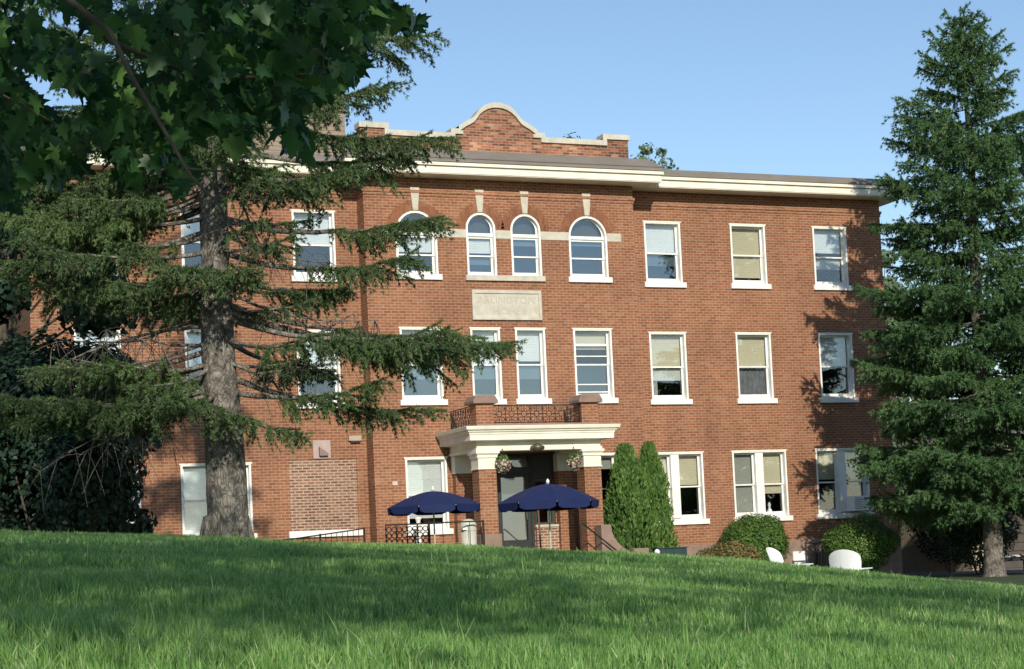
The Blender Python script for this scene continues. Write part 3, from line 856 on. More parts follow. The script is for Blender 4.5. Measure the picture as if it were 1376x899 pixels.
# ------------------------------------------------------------------ air conditioner sitting in a window
ac = thing("air_conditioner", (29.2, -.2, .9), "white window air conditioner sitting in the right end window", "air conditioner")
MB().box(28.93, 29.62, -.36, .12, .90, 1.34).build("case", mat_plastic, ac, bevel=.012)
gr = MB()
for k in range(7): gr.box(28.98 + .0, 29.24, -.372, -.361, .96 + k * .05, .985 + k * .05)
gr.build("grille", mat_blind_g, ac)
MB().box(29.28, 29.57, -.368, -.361, .96, 1.28).build("control_panel", plain("pale_blue_panel", (0.55, 0.62, 0.68), 0.5, 0.05), ac)

# ------------------------------------------------------------------ railings
def picket_rail(name, pts, h, label, ornate_span=None, step=.14):
    """pts: list of (x, y, z_floor)"""
    t = thing(name, (pts[0][0], pts[0][1], pts[0][2]), label, "railing", None)
    r = MB()
    for i in range(len(pts) - 1):
        a, b = Vector(pts[i]), Vector(pts[i + 1])
        Lh = (b - a).length; n = max(1, int(Lh / step))
        r.tube([a + Vector((0, 0, h)), b + Vector((0, 0, h))], .02, 6)
        r.tube([a + Vector((0, 0, .1)), b + Vector((0, 0, .1))], .013, 5)
        for k in range(1, n):
            p = a.lerp(b, k / n)
            r.tube([p + Vector((0, 0, .1)), p + Vector((0, 0, h))], .009, 4)
    r.build("rail", mat_iron, t)
    for p in pts:
        MB().tube([(p[0], p[1], p[2] - .45), (p[0], p[1], p[2] + h + .03)], .028, 6).build("post", mat_iron, t)
    return t
picket_rail("iron_railing", [(11.1, -1.7, -.25), (12.4, -1.7, -.12), (13.55, -1.7, 0.0)], .9, "thin black ramp railing below the bricked up window")
lr = picket_rail("iron_railing", [(14.85, -2.95, 0), (16.3, -2.95, 0)], .95, "black porch railing beside the beige litter bin", step=.3)
orn = thing("ornamental_railing", (13.75, -2.95, -.1), "black scrollwork railing panel under the left blue umbrella", "railing")
q_ = MB()
for x in np.arange(13.72, 14.84, .2775):
    q_.tube([(x, -2.95, -.2), (x, -2.95, .95)], .018, 5)
for z in (.12, .94): q_.tube([(13.72, -2.95, z), (14.83, -2.95, z)], .018, 5)
q_.build("frame", mat_iron, orn)
q_ = MB()
for i in range(8):
    for j in range(5):
        q_.ring((13.80 + i * .136, -2.95, .22 + j * .15), .062, .012, 9)
q_.build("scrollwork", mat_iron, orn)
ar = picket_rail("iron_railing", [(26.75, -1.15, -.9), (27.75, -1.15, -.9), (27.75, -.1, -.9)], .92, "thin railing round the basement window between the round shrubs")

# ------------------------------------------------------------------ litter bin, pedestal, small things by the porch
tb = thing("litter_bin", (16.05, -2.5, 0), "beige domed litter bin beside the left porch column", "litter bin")
c = (16.05, -2.55, 0.0)
MB().lathe([(0, 0), (.185, 0), (.195, .03), (.20, .72), (.0, .72)], c, 24).build("body", mat_bin, tb, True)
MB().lathe([(.212, .721), (.212, .86), (.205, .90), (.17, .97), (.10, 1.015), (0, 1.03)], c, 24).build("dome_lid", mat_bin, tb, True)
MB().box(15.83, 15.94, -2.75, -2.62, .75, .80).build("flap", mat_white, tb)
ped = thing("garden_pedestal", (15.18, -1.2, 0), "slim white pedestal with flared foot before the left umbrella's window", "pedestal")
MB().lathe([(0, .001), (.14, .001), (.14, .36), (0, .36)], (15.18, -1.2, 0), 20).build("base_block", mat_conc, ped)
MB().lathe([(0, .361), (.17, .361), (.15, .42), (.085, .47), (.062, .55), (.055, 1.05), (.08, 1.1), (.10, 1.14), (.0, 1.15)], (15.18, -1.2, 0), 20).build("shaft", mat_white, ped, True)

# ------------------------------------------------------------------ umbrellas
def umbrella(x, y, zrim, rad, rise, zg, label, rot=0.0):
    t = thing("patio_umbrella", (x, y, zg), label, "umbrella", "blue patio umbrellas")
    n = 8
    V = []; F = []
    rings = 6
    for i in range(rings + 1):
        f = i / rings
        for k in range(n * 4):
            a = rot + 2 * math.pi * k / (n * 4)
            m = (k % 4) / 4
            sagx = 1 - .055 * math.sin(math.pi * m) * f          # edges run inward between the ribs
            r = rad * f * (math.cos(math.pi / n) / math.cos(((k % 4) / 4 - .5) * 2 * math.pi / n)) if True else 0
            r = rad * f * (1 - .076 * math.sin(math.pi * m))
            z = zrim + rise * (1 - f ** 1.6) - .03 * math.sin(math.pi * m) * f * (1 - f) * 2
            V.append((x + r * math.cos(a), y + r * math.sin(a), z))
    K = n * 4
    for i in range(rings):
        for k in range(K):
            F.append((i * K + k, i * K + (k + 1) % K, (i + 1) * K + (k + 1) % K, (i + 1) * K + k))
    mb = MB(); mb.v = V; mb.f = [list(f) for f in F]
    can = mb.build("canopy", mat_navy, t)
    va = MB()
    for g in range(n):                                            # hanging valance, one flap per panel with gaps at the ribs
        pts = []
        for j in range(9):
            m = .03 + .94 * j / 8
            a = rot + 2 * math.pi * (g + m) / n
            r = rad * (1 - .076 * math.sin(math.pi * m)) + .004
            drop = .17 + .015 * math.sin(math.pi * m)
            if j in (0, 8): drop = .13
            pts.append(((x + r * math.cos(a), y + r * math.sin(a), zrim - .0), (x + (r - .02) * math.cos(a), y + (r - .02) * math.sin(a), zrim - drop)))
        for p, q in zip(pts[:-1], pts[1:]):
            va.poly([p[0], q[0], q[1], p[1]])
    va.build("valance", mat_navy, can)
    MB().tube([(x, y, zg), (x, y, zrim + rise + .02)], .02, 8).build("pole", plain("pale_pole", (0.45, 0.45, 0.38), 0.5, 0.05), t)
    MB().lathe([(0, 0), (.035, .01), (.045, .05), (.025, .09), (0, .12)], (x, y, zrim + rise + .005), 10).build("finial", mat_white, t, True)
    for g in range(n):
        a = rot + 2 * math.pi * g / n
        MB().tube([(x + .06 * math.cos(a), y + .06 * math.sin(a), zrim + rise - .05), (x + rad * .5 * math.cos(a), y + rad * .5 * math.sin(a), zrim + rise * (1 - .5 ** 1.6) - .03), (x + rad * .985 * math.cos(a), y + rad * .985 * math.sin(a), zrim - .02)], .009, 4).build("rib", mat_plastic, t)
    MB().lathe([(0, 0), (.26, 0), (.26, .06), (.05, .09), (.04, .3), (0, .3)], (x, y, zg), 16).build("base", mat_conc, t)
    return t
zg1 = float(terrain(14.25, -5)); zg2 = float(terrain(16.8, -6))
umbrella(14.26, -5.0, 1.30, 1.155, .36, zg1, "left navy blue umbrella in front of the white ground floor window", R(8))
umbrella(16.81, -6.0, 1.27, 1.225, .44, zg2, "right navy blue umbrella in front of the porch entrance", R(-14))
MB().tube([(17.24, -5.2, float(terrain(17.24, -5.2))), (17.18, -5.2, 1.3)], .025, 6)
bp_ = MB().tube([(17.68, -3.4, float(terrain(17.68, -3.4)) - .05), (17.62, -3.4, 1.5)], .025, 8)
bp_.lathe([(0, 0), (.05, 0), (.05, .04), (0, .08)], (17.62, -3.4, 1.5), 8)
tag(bp_.build("garden_pole", mat_brown), "thin brown pole standing before the porch under the right umbrella", "pole")

# ------------------------------------------------------------------ leaf helpers
def unit(a):
    return a / np.maximum(1e-9, np.linalg.norm(a, axis=-1, keepdims=True))

def leaf_quads(P, nrm, size, aspect=.55, jitter=.35):
    """diamond shaped leaves at P facing nrm"""
    n = len(P)
    nrm = unit(nrm + rng.normal(0, jitter, (n, 3)))
    t = unit(np.cross(nrm, rng.normal(0, 1, (n, 3))))
    b = np.cross(nrm, t)
    s = (size * rng.uniform(.7, 1.3, n))[:, None]
    V = np.stack([P - t * s * .5, P + b * s * aspect * .5 + nrm * s * .06, P + t * s * .5, P - b * s * aspect * .5 + nrm * s * .06], 1).reshape(-1, 3)
    F = np.arange(4 * n).reshape(n, 4)
    return V, F

def shrub(name, x, y, zg, rx, rz, n, size, mat, label, cat="shrub", group=None, lumps=7, ry=None, aspect=.55, flat=0.0, squash=1.0, hole=0.0):
    t = thing(name, (x, y, zg), label, cat, group)
    ry = ry or rx
    cen = [np.zeros(3)]; rad = [1.0]
    for k in range(lumps):
        d = unit(rng.normal(0, 1, 3)); d[2] = abs(d[2]) * .9 - .1
        cen.append(d * rng.uniform(.45, .72)); rad.append(rng.uniform(.32, .5))
    Ps = []; Ns = []
    w = np.array([1.6] + [r * r * 2.4 for r in rad[1:]]); w /= w.sum()
    for c_, r_, f in zip(cen, rad, w):
        m = int(n * f)
        d = unit(rng.normal(0, 1, (m, 3)))
        rr = r_ * (.86 if r_ == 1.0 else 1) * rng.uniform(.55, 1.04, m) ** .5
        Ps.append(c_ + d * rr[:, None]); Ns.append(d)
    P = np.concatenate(Ps); Nn = np.concatenate(Ns)
    stray = rng.uniform(0, 1, len(P)) < .04
    P = np.where(stray[:, None], P * rng.uniform(1.0, 1.14, len(P))[:, None], P)
    keep = P[:, 2] > -1.0
    P = P[keep]; Nn = Nn[keep]
    W_ = np.stack([x + P[:, 0] * rx, y + P[:, 1] * ry, zg + rz + P[:, 2] * rz], -1)
    W_[:, 2] = np.maximum(W_[:, 2], zg + .03)
    V, F = leaf_quads(W_, Nn + np.array([0, 0, .25]), size, aspect)
    cl = (np.sin(W_[:, 0] * 5.1 + 1) * np.sin(W_[:, 2] * 6.3) * np.sin(W_[:, 1] * 4.7 + 2)) * .22
    fast_mesh("foliage", V, F, mat, t, rnd=np.clip(rng.uniform(0, .8, len(F)) + cl + .1, 0, 1))
    sm = MB()
    for k in range(5):
        a = rng.uniform(0, 6.28)
        sm.tube([(x + .05 * math.cos(a), y + .05 * math.sin(a), zg - .05), (x + rx * .3 * math.cos(a), y + ry * .3 * math.sin(a), zg + rz * .7), (x + rx * .55 * math.cos(a), y + ry * .55 * math.sin(a), zg + rz * 1.35)], [.03, .022, .008], 5)
    sm.build("stem", mat_mbark, t)
    return t

# two arborvitae beside the porch: upright cones of flat sprays
def arborvitae(x, y, zg, h, r, n, label):
    t = thing("arborvitae", (x, y, zg), label, "shrub", "arborvitae beside the porch")
    f = rng.uniform(0, 1, n) ** .85
    a = rng.uniform(0, 2 * math.pi, n)
    lump = 1 + .15 * np.sin(3 * a + 9 * f + x) + .13 * np.sin(7 * a - 15 * f + 1 + x) + .10 * np.sin(13 * a + 31 * f) + .06 * np.sin(23 * a - 47 * f)
    env = r * np.clip(1.02 - f, 0, 1) ** .55 * (0.80 + .20 * np.clip(f * 5, 0, 1)) * lump
    rr = env * rng.uniform(.6, 1.03, n) ** .5 + np.where(rng.uniform(0, 1, n) < .03, rng.uniform(0, .10, n), 0)
    P = np.stack([x + rr * np.cos(a), y + rr * np.sin(a), zg + .06 + f * h], -1)
    out = np.stack([np.cos(a), np.sin(a), np.zeros(n)], -1)
    upv = unit(out * .45 + np.array([0, 0, 1.0]) + rng.normal(0, .28, (n, 3)))
    side = unit(np.cross(upv, out + rng.normal(0, .8, (n, 3))))
    s = rng.uniform(.06, .15, n)[:, None]
    V = np.stack([P - upv * s * .5, P + side * s * .22, P + upv * s * .55, P - side * s * .22], 1).reshape(-1, 3)
    F = np.arange(4 * n).reshape(n, 4)
    rnd = np.clip(rng.uniform(0, .75, n) + .25 * (lump - 1) * 3 + .12, 0, 1)
    fast_mesh("foliage", V, F, mat_arbor, t, rnd=rnd)
    MB().tube([(x, y, zg - .05), (x, y, zg + h * .8)], [.06, .015], 6).build("trunk", mat_mbark, t)
    return t
zs_ = float(terrain(21, -2))
arborvitae(20.82, -2.0, zs_, 2.80 - zs_, .84, 19000, "nearer tall green arborvitae right next to the porch column")
arborvitae(21.68, -1.7, zs_, 2.86 - zs_, .68, 15000, "right hand arborvitae, touching the white window frame")
shrub("rounded_shrub", 24.95, -1.4, float(terrain(24.95, -1.4)), 1.12, 1.02, 26000, .07, mat_shrub, "large round green shrub under the double window", group="green shrubs along the foundation")
shrub("rounded_shrub", 27.6, -2.6, float(terrain(27.6, -2.6)), 1.08, .95, 22000, .07, mat_shrub, "bushy green shrub under the air conditioner window, behind the larger white chair", group="green shrubs along the foundation")
shrub("bronze_shrub", 23.45, -2.6, float(terrain(23.45, -2.6)), .78, .60, 6500, .075, mat_bronze, "low yellowish bronze shrub left of the round green shrub")
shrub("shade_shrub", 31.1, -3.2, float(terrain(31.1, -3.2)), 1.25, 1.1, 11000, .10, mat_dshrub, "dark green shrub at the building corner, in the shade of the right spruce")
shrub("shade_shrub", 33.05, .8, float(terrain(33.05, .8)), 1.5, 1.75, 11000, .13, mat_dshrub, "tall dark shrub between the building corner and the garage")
shrub("shade_shrub", 33.4, 6.0, -1.05, 2.0, 2.9, 12000, .18, mat_far, "tall light green shrub behind the gap between building and garage")
# low dark green planter and little white globe on the bed
pt_ = thing("planter_box", (21.75, -3.2, float(terrain(21.75, -3.2))), "low dark teal planter box below the arborvitae", "planter")
zz0 = float(terrain(21.75, -3.2))
MB().box(20.98, 21.8, -3.4, -3.0, zz0, .05).build("box", mat_green, pt_, bevel=.02)
MB().box(20.95, 21.83, -3.43, -2.97, .051, .075).build("rim", mat_green, pt_)
gl_ = MB().lathe([(0, 0), (.02, 0), (.02, .72), (.05, .74), (.08, .80), (.05, .86), (0, .88)], (20.82, -3.6, float(terrain(20.82, -3.6))), 12)
tag(gl_.build("garden_light", mat_plastic, None, True), "small white globe light at the foot of the arborvitae", "garden light")
# stone edging block left of the planter
ed = MB().box(20.3, 20.75, -3.3, -3.0, float(terrain(20.8, -3.1)) - .1, .09)
tag(ed.build("edging_block", mat_mauve, None, bevel=.02), "brownstone block on the bed below the arborvitae", "stone block")

# ------------------------------------------------------------------ hanging flower baskets
def basket(x, z, label):
    y = PF - .15
    t = thing("hanging_basket", (x, y, z - .25), label, "flower basket", "flower baskets hanging from the porch")
    MB().lathe([(0, -.2), (.1, -.18), (.17, -.08), (.19, .02), (0, .02)], (x, y, z), 14).build("pot", mat_brown, t, True)
    h = MB()
    for k in range(3):
        a = 2.1 * k; h.tube([(x + .17 * math.cos(a), y + .17 * math.sin(a), z), (x, y, z + .36)], .006, 4)
    h.build("hanger", mat_iron, t)
    n = 520
    d = unit(rng.normal(0, 1, (n, 3))); P = np.array([x, y, z]) + d * np.array([.175, .17, .20]) * rng.uniform(.7, 1.1, (n, 1))
    V, F = leaf_quads(P, d, .07, .7); fast_mesh("foliage", V, F, mat_shrub, t, rnd=rng.uniform(0, 1, n))
    n = 190
    d = unit(rng.normal(0, 1, (n, 3))); d[:, 2] -= .1; P = np.array([x, y, z - .03]) + d * np.array([.19, .18, .20]) * rng.uniform(.85, 1.15, (n, 1))
    V, F = leaf_quads(P, d, .055, .95, .3); fast_mesh("flowers", V, F, mat_petal, t, rnd=rng.uniform(0, 1, n))
basket(16.99, 2.42, "left pale flower basket, hanging beside the left porch column")
basket(18.98, 2.44, "right pale flower basket, hanging beside the right porch column")

# ------------------------------------------------------------------ white garden chairs
def garden_chair(x, y, zg, rz, label):
    t = thing("garden_chair", (x, y, zg), label, "chair", "white garden chairs on the lawn")
    def tr(p):
        p = (p[0] * .82, p[1] * .82, p[2])
        a, b = math.cos(rz), math.sin(rz)
        return (x + p[0] * a - p[1] * b, y + p[0] * b + p[1] * a, zg + p[2])
    def put(name, mb, parent=t):
        mb.v = [tr(p) for p in mb.v]; return mb.build(name, mat_plastic, parent, bevel=.006)
    bk = MB()                                       # solid moulded back with an arched top and shallow slots, leaning back
    def slab(a0, a1, yoff, th):
        m_ = 8; rows = []
        for i_ in range(m_ + 1):
            xx = a0 + (a1 - a0) * i_ / m_
            zt = .80 + .17 * math.sqrt(max(0, 1 - (xx / .365) ** 2))
            rows.append((xx, zt))
        for (xa, za), (xb, zb2) in zip(rows[:-1], rows[1:]):
            def yy(xx, zz): return .18 + (zz - .30) * .40 + .10 * (1 - (xx / .36) ** 2) + yoff
            for zlo, zhi_a, zhi_b in ((.30, .72, .72), (.72, max(za, .721), max(zb2, .721))):
                q = [(xa * (.8 + .2 * min(1, (zlo - .3) / .4)), zlo), (xb * (.8 + .2 * min(1, (zlo - .3) / .4)), zlo), (xb, zhi_b), (xa, zhi_a)]
                f_ = [(x_, yy(x_, z_), z_) for x_, z_ in q]; b_ = [(x_, yy(x_, z_) + th, z_) for x_, z_ in q]
                bk.poly(f_); bk.poly(b_[::-1]); bk.poly([f_[3], f_[2], b_[2], b_[3]]); bk.poly([f_[0], f_[3], b_[3], b_[0]]); bk.poly([f_[1], b_[1], b_[2], f_[2]])
    for k in range(5):
        slab(-.36 + k * .1455, -.36 + k * .1455 + .1435, 0, .022)
    bk.box(-.33, .33, .40, .425, .52, .60)
    put("backrest", bk)
    se = MB()
    for k in range(6): se.obox((0, -.30 + k * .095, .37 - k * .014), (.54, .085, .022), 0, -.14)
    put("seat", se)
    for s in (-1, 1):
        arm = MB().prism([(s * .33 - .075,   .59), (s * .33 + .075, .59), (s * .33 + .075, .615), (s * .33 - .075, .615)], -.42, .36)
        put("arm", arm)
        lg = MB().box(s * .31 - .02, s * .31 + .02, -.36, -.27, 0, .589); put("leg", lg)
        lg = MB(); lg.obox((s * .29, .12, .20), (.035, .95, .11), 0, -.32); put("leg", lg)
    return t
cx_, cy_ = at(6.12, 33.0); garden_chair(cx_, cy_, -1.10, R(132), "larger white lawn chair with fan back and one arm showing over the crest")
cx_, cy_ = at(5.38, 35.3); garden_chair(cx_, cy_, -1.0, R(36), "smaller white lawn chair seen edge on in front of the large round shrub")

# ------------------------------------------------------------------ garage at the right
gz = -1.07
G = thing("garage", (38.5, 2, gz), "brown garage with wide horizontal board door behind the right spruce", "garage")
gw = MB(); gw.box(34.72, 35.12, 2.0, 2.5, gz, 1.9); gw.box(39.6, 40.0, 2.0, 2.5, gz, 1.9); gw.box(34.72, 40.0, 2.001, 2.499, 1.901, 2.3)
gw.box(34.721, 34.95, 2.501, 9, gz, 2.3); gw.box(39.8, 39.999, 2.501, 9, gz, 2.3); gw.box(34.951, 39.799, 8.8, 8.999, gz, 2.3)
gw.build("wall", mat_beige, G)
MB().box(35.08, 35.2, 1.93, 1.999, gz, 1.9).build("door_post", mat_cream, G)
gd = MB()
for k in range(11): gd.box(35.201, 39.6, 2.2 + .004 * (k % 2), 2.24, gz + .01 + k * .27, gz + .262 + k * .27)
gd.build("garage_door", plain("dark_brown_boards", (0.075, 0.062, 0.05), 0.7, 0.15, 4), G)
gr_ = MB(); gr_.prism([(34.3, 2.301), (40.4, 2.301), (40.4, 2.42), (37.3, 3.6), (34.3, 2.42)], 1.6, 9.4); gr_.build("roof", mat_roof, G)

# bench with a pale top in the shade left of the garage
bz = float(terrain(33.4, -1.5))
bn = thing("garden_bench", (33.4, -1.5, bz), "low bench with pale top in the shade left of the garage", "bench")
MB().box(32.55, 34.3, -1.75, -1.3, bz + .42, bz + .48).build("seat", mat_car, bn)
MB().box(32.6, 34.25, -1.7, -1.35, bz + .30, bz + .419).build("apron", mat_dark, bn)
for x in (32.7, 34.1): MB().box(x - .05, x + .05, -1.68, -1.36, bz - .02, bz + .299).build("leg", mat_dark, bn)
wb = thing("wheelbarrow", (34.2, -2.3, bz), "dark wheelbarrow standing at the end of the bench", "wheelbarrow")
yw = MB(); yw.ring((34.45, -2.3, bz + .2), .17, .045, 16); yw.build("wheel", mat_dark, wb)
tr_ = MB()
n0 = len(tr_.v)
tr_.v += [(33.75, -2.5, bz + .3), (34.3, -2.5, bz + .3), (34.3, -2.1, bz + .3), (33.75, -2.1, bz + .3), (33.6, -2.62, bz + .58), (34.6, -2.62, bz + .58), (34.6, -1.98, bz + .58), (33.6, -1.98, bz + .58)]
tr_.f += [[n0 + i for i in q] for q in ((0, 3, 2, 1), (0, 1, 5, 4), (1, 2, 6, 5), (2, 3, 7, 6), (3, 0, 4, 7))]
tr_.build("tray", mat_green, wb)
hd = MB()
for s in (-.22, .22):
    hd.tube([(34.45, -2.3 + s * .3, bz + .2), (33.8, -2.3 + s, bz + .29), (33.0, -2.3 + s * 1.2, bz + .5)], .018, 6)
    hd.tube([(33.85, -2.3 + s, bz + .29), (33.75, -2.3 + s, bz)], .015, 5)
hd.build("handle", mat_brown, wb)

# ------------------------------------------------------------------ conifers
class Needles:
    """collects twig points with directions; turned into many small blades at the end"""
    def __init__(s): s.p = []; s.d = []; s.t = []
    def add(s, P, D, tone): s.p.append(P); s.d.append(D); s.t.append(np.full(len(P), tone))
    def build(s, name, mat, parent, per, length, width, spread=.8):
        P = np.concatenate(s.p); D = np.concatenate(s.d); T = np.concatenate(s.t)
        P = np.repeat(P, per, 0); D = np.repeat(D, per, 0); T = np.repeat(T, per)
        n = len(P); pass
        d = unit(unit(D) + rng.normal(0, spread * .6, (n, 3)))
        side = unit(np.cross(d, rng.normal(0, 1, (n, 3))))
        L_ = (length * rng.uniform(.65, 1.3, n))[:, None]; w_ = width * .5
        P = P + rng.normal(0, .008, (n, 3))
        V = np.stack([P - side * w_, P + d * L_, P + side * w_], 1).reshape(-1, 3)
        return fast_mesh(name, V, np.arange(3 * n).reshape(n, 3), mat, parent, rnd=np.clip(T + rng.uniform(-.22, .22, n), 0, 1))

def curve(p0, d0, length, droop, n, lift=0.0):
    """points of a twig that starts along d0 and bends down by droop (up again at the tip by lift)"""
    t = np.linspace(0, 1, n)[:, None]
    d0 = d0 / np.linalg.norm(d0)
    P = p0 + d0 * length * t
    P[:, 2] += (-droop * t[:, 0] ** 1.6 + lift * t[:, 0] ** 3) * length
    return P

def bough(nd, wood, p0, p1, sag, r0, start=.3, sec=.30, step=.10, hang=.22, tone=.45, pitch=.04, flat=.0, hang_p=1.0):
    """one spruce bough: axis from p0 to p1, side twigs in a fan, pendulous twiglets under them"""
    p0 = np.array(p0, float); p1 = np.array(p1, float)
    L = np.linalg.norm(p1 - p0); n = max(8, int(L / .18))
    t = np.linspace(0, 1, n)
    ax = p0 + (p1 - p0) * t[:, None]
    ax[:, 2] += -sag * 4 * t * (1 - t) * (1 - .35 * t)
    side0 = np.cross(unit(p1 - p0), [0, 0, 1.0]); side0 = side0 / (np.linalg.norm(side0) + 1e-9)
    wob = np.cumsum(rng.normal(0, .02, (n, 3)), 0) * t[:, None]
    ax = ax + wob
    wood.tube([tuple(q) for q in ax], [max(.006, r0 * (1 - q) ** .9 + .006) for q in t], 5, False)
    def at_t(q):
        f = q * (n - 1); i = min(int(f), n - 2); return ax[i] + (ax[i + 1] - ax[i]) * (f - i), unit(ax[i + 1] - ax[i])
    q = start * rng.uniform(.8, 1.1)
    sgn = 1
    while q < 1.0:
        p, d = at_t(q)
        rel = (q - start) / (1 - start)
        ls = sec * L * (0.35 + .9 * math.sin(math.pi * min(1, .12 + rel * .80)) ** .8) * (1.05 - .55 * rel) * rng.uniform(.6, 1.25)
        ls = min(max(ls, .14), 1.25)
        sd = unit(np.cross(d, [0, 0, 1.0]))
        ang = rng.uniform(.75, 1.15) * (1 - .35 * rel)
        dd = d * math.cos(ang) + sgn * sd * math.sin(ang) + np.array([0, 0, rng.normal(.02, .12)])
        tw_droop = rng.uniform(.12, .42)
        m = max(3, int(ls / pitch))
        tw = curve(p, dd, ls, tw_droop, m, .12)
        nd.add(tw, np.gradient(tw, axis=0), tone + rng.normal(0, .08))
        if ls > .3 and rng.uniform() < .7: wood.tube([tuple(tw[0]), tuple(tw[len(tw) // 2]), tuple(tw[-1])], [.007, .005, .003], 3, False)
        # tertiary
        for e in np.arange(.10, 1, .06 / max(ls, .2)):
            if rng.uniform() > hang_p: continue
            i = int(e * (m - 1)); b = tw[i]
            dn = np.array([rng.normal(0, .35), rng.normal(0, .35), -1.0]) * rng.uniform(.25, 1) + dd * rng.uniform(.2, .9) + sd * rng.normal(0, .5)
            lt = hang * rng.uniform(.4, 1.2) * (1.1 - .4 * rel)
            k = max(2, int(lt / pitch))
            t3 = curve(b, dn, lt, .25, k)
            nd.add(t3, np.gradient(t3, axis=0) if k > 1 else dn[None], tone + rng.normal(-.06, .1))
        sgn = -sgn
        q += step / L * rng.uniform(.6, 1.3)
    m = int(L * (1 - start) / pitch)
    if m > 2:
        i0 = int(start * n)
        idx = np.linspace(i0, n - 1.001, m); lo = idx.astype(int)
        pp_ = ax[lo] + (ax[np.minimum(lo + 1, n - 1)] - ax[lo]) * (idx - lo)[:, None]
        nd.add(pp_, np.gradient(pp_, axis=0), tone + .05)

def trunk_mesh(wood, pts, radii, n=18, rough=.06, flare=True):
    """trunk with lumpy rings"""
    b = len(wood.v)
    for (p, r) in zip(pts, radii):
        for k in range(n):
            a = 2 * math.pi * k / n
            rr = r * (1 + rough * math.sin(3 * a + p[2] * .9) + rough * .8 * math.sin(5 * a - p[2] * 2.1) + rng.normal(0, rough * .35))
            wood.v.append((p[0] + rr * math.cos(a), p[1] + rr * math.sin(a), p[2]))
    for i in range(len(pts) - 1):
        for k in range(n):
            k2 = (k + 1) % n
            wood.f.append([b + i * n + k, b + i * n + k2, b + (i + 1) * n + k2, b + (i + 1) * n + k])

# --- old spruce left, in front of the left wing.  local frame: a = sideways as seen from the lawn, b = away, height from eye level
TX, TY = at(-4.37, 27.0)
tz = float(terrain(TX, TY))
T1 = thing("spruce_tree", (TX, TY, tz), "old open spruce with thick bare trunk and drooping boughs on the left", "tree")
def loc1(a, b, h): return (TX + a * CY + b * SY, TY - a * SY + b * CY, h)
wood = MB(); nd = Needles()
hts = np.concatenate([np.linspace(-.25, 1.0, 9), np.linspace(1.3, 21.5, 60)]) + tz
def trad(h):
    f = h - tz
    return float(np.interp(f, [-.3, 0, .25, .8, 1.5, 2.6, 4.2, 6, 9, 15, 21.6], [.36, .32, .31, .305, .30, .265, .215, .21, .185, .11, .02]))
def taxis(h):
    f = h - tz
    return (-.05 * math.sin(f * .55) - .012 * f * .6 + .05, .03 * math.sin(f * .8))
trunk_mesh(wood, [loc1(*taxis(h), h) for h in hts], [trad(h) for h in hts], 20, .05)
for k in range(7):                                   # root flare
    a = 2 * math.pi * k / 7 + .3
    wood.tube([loc1(.30 * math.cos(a), .30 * math.sin(a), tz + .45), loc1(.36 * math.cos(a), .36 * math.sin(a), tz + .12), loc1(.43 * math.cos(a), .43 * math.sin(a), tz - .12)], [.05, .07, .05], 6)
def b1(h0, a, b, h1, sag=.25, r0=.05, **kw):
    ax_, bx_ = taxis(h0)
    bough(nd, wood, loc1(ax_, bx_, h0), loc1(a, b, h1), sag, r0, **kw)
# right-hand boughs (attach height, tip sideways, tip away, tip height)
b1(5.4, 3.35, .6, 5.15, .25, .055, start=.52, sec=.22)
b1(4.9, 3.05, -.3, 4.55, .30, .05, start=.50, sec=.26)
b1(4.55, 1.9, .5, 4.3, .2, .04, start=.45)
b1(4.0, 4.35, .2, 3.15, .28, .065, start=.36, sec=.22)
b1(3.9, 3.6, -1.0, 3.25, .28, .05, start=.36, sec=.24)
b1(4.1, 3.9, 1.1, 3.45, .25, .05, start=.42, sec=.20)
b1(3.0, 3.15, .3, 2.35, .22, .05, start=.46, sec=.20, step=.12)
b1(2.75, 2.4, -.7, 2.55, .18, .045, start=.36, sec=.24)
b1(2.5, 1.35, -.6, 2.0, .12, .03, start=.45)
b1(7.1, 3.55, .2, 6.5, .3, .06, start=.36, sec=.24)
b1(7.3, 2.9, -.6, 7.05, .3, .055, start=.42, sec=.26)
b1(6.6, 2.9, .9, 6.45, .3, .05, start=.4, sec=.26)
b1(6.1, 2.4, -.4, 5.95, .2, .045, start=.5, sec=.24)
b1(8.6, 3.35, .0, 8.0, .3, .055, start=.5, sec=.22)
b1(9.0, 2.6, .8, 8.5, .3, .05, start=.4)
# left-hand boughs
b1(5.2, -3.6, -.2, 4.9, .25, .055, start=.40, sec=.24)
b1(5.6, -3.0, .9, 5.35, .25, .05, start=.38)
b1(4.6, -2.6, -.6, 4.4, .2, .045, start=.25)
b1(4.3, -1.9, -.2, 4.25, .15, .04, start=.22)
b1(3.4, -2.6, -.5, 3.15, .2, .045, start=.36)
b1(2.9, -3.8, -.3, 2.55, .25, .06, start=.25, sec=.24)
b1(2.8, -3.3, -1.1, 2.65, .25, .05, start=.22)
b1(2.7, -2.3, -1.3, 2.6, .2, .045, start=.2)
b1(2.9, -2.8, .9, 2.75, .2, .045, start=.25)
b1(6.4, -3.4, .3, 6.1, .3, .055, start=.3)
b1(6.9, -2.7, -.9, 6.6, .3, .05, start=.3)
b1(5.9, -2.0, -1.0, 5.6, .2, .045, start=.3)
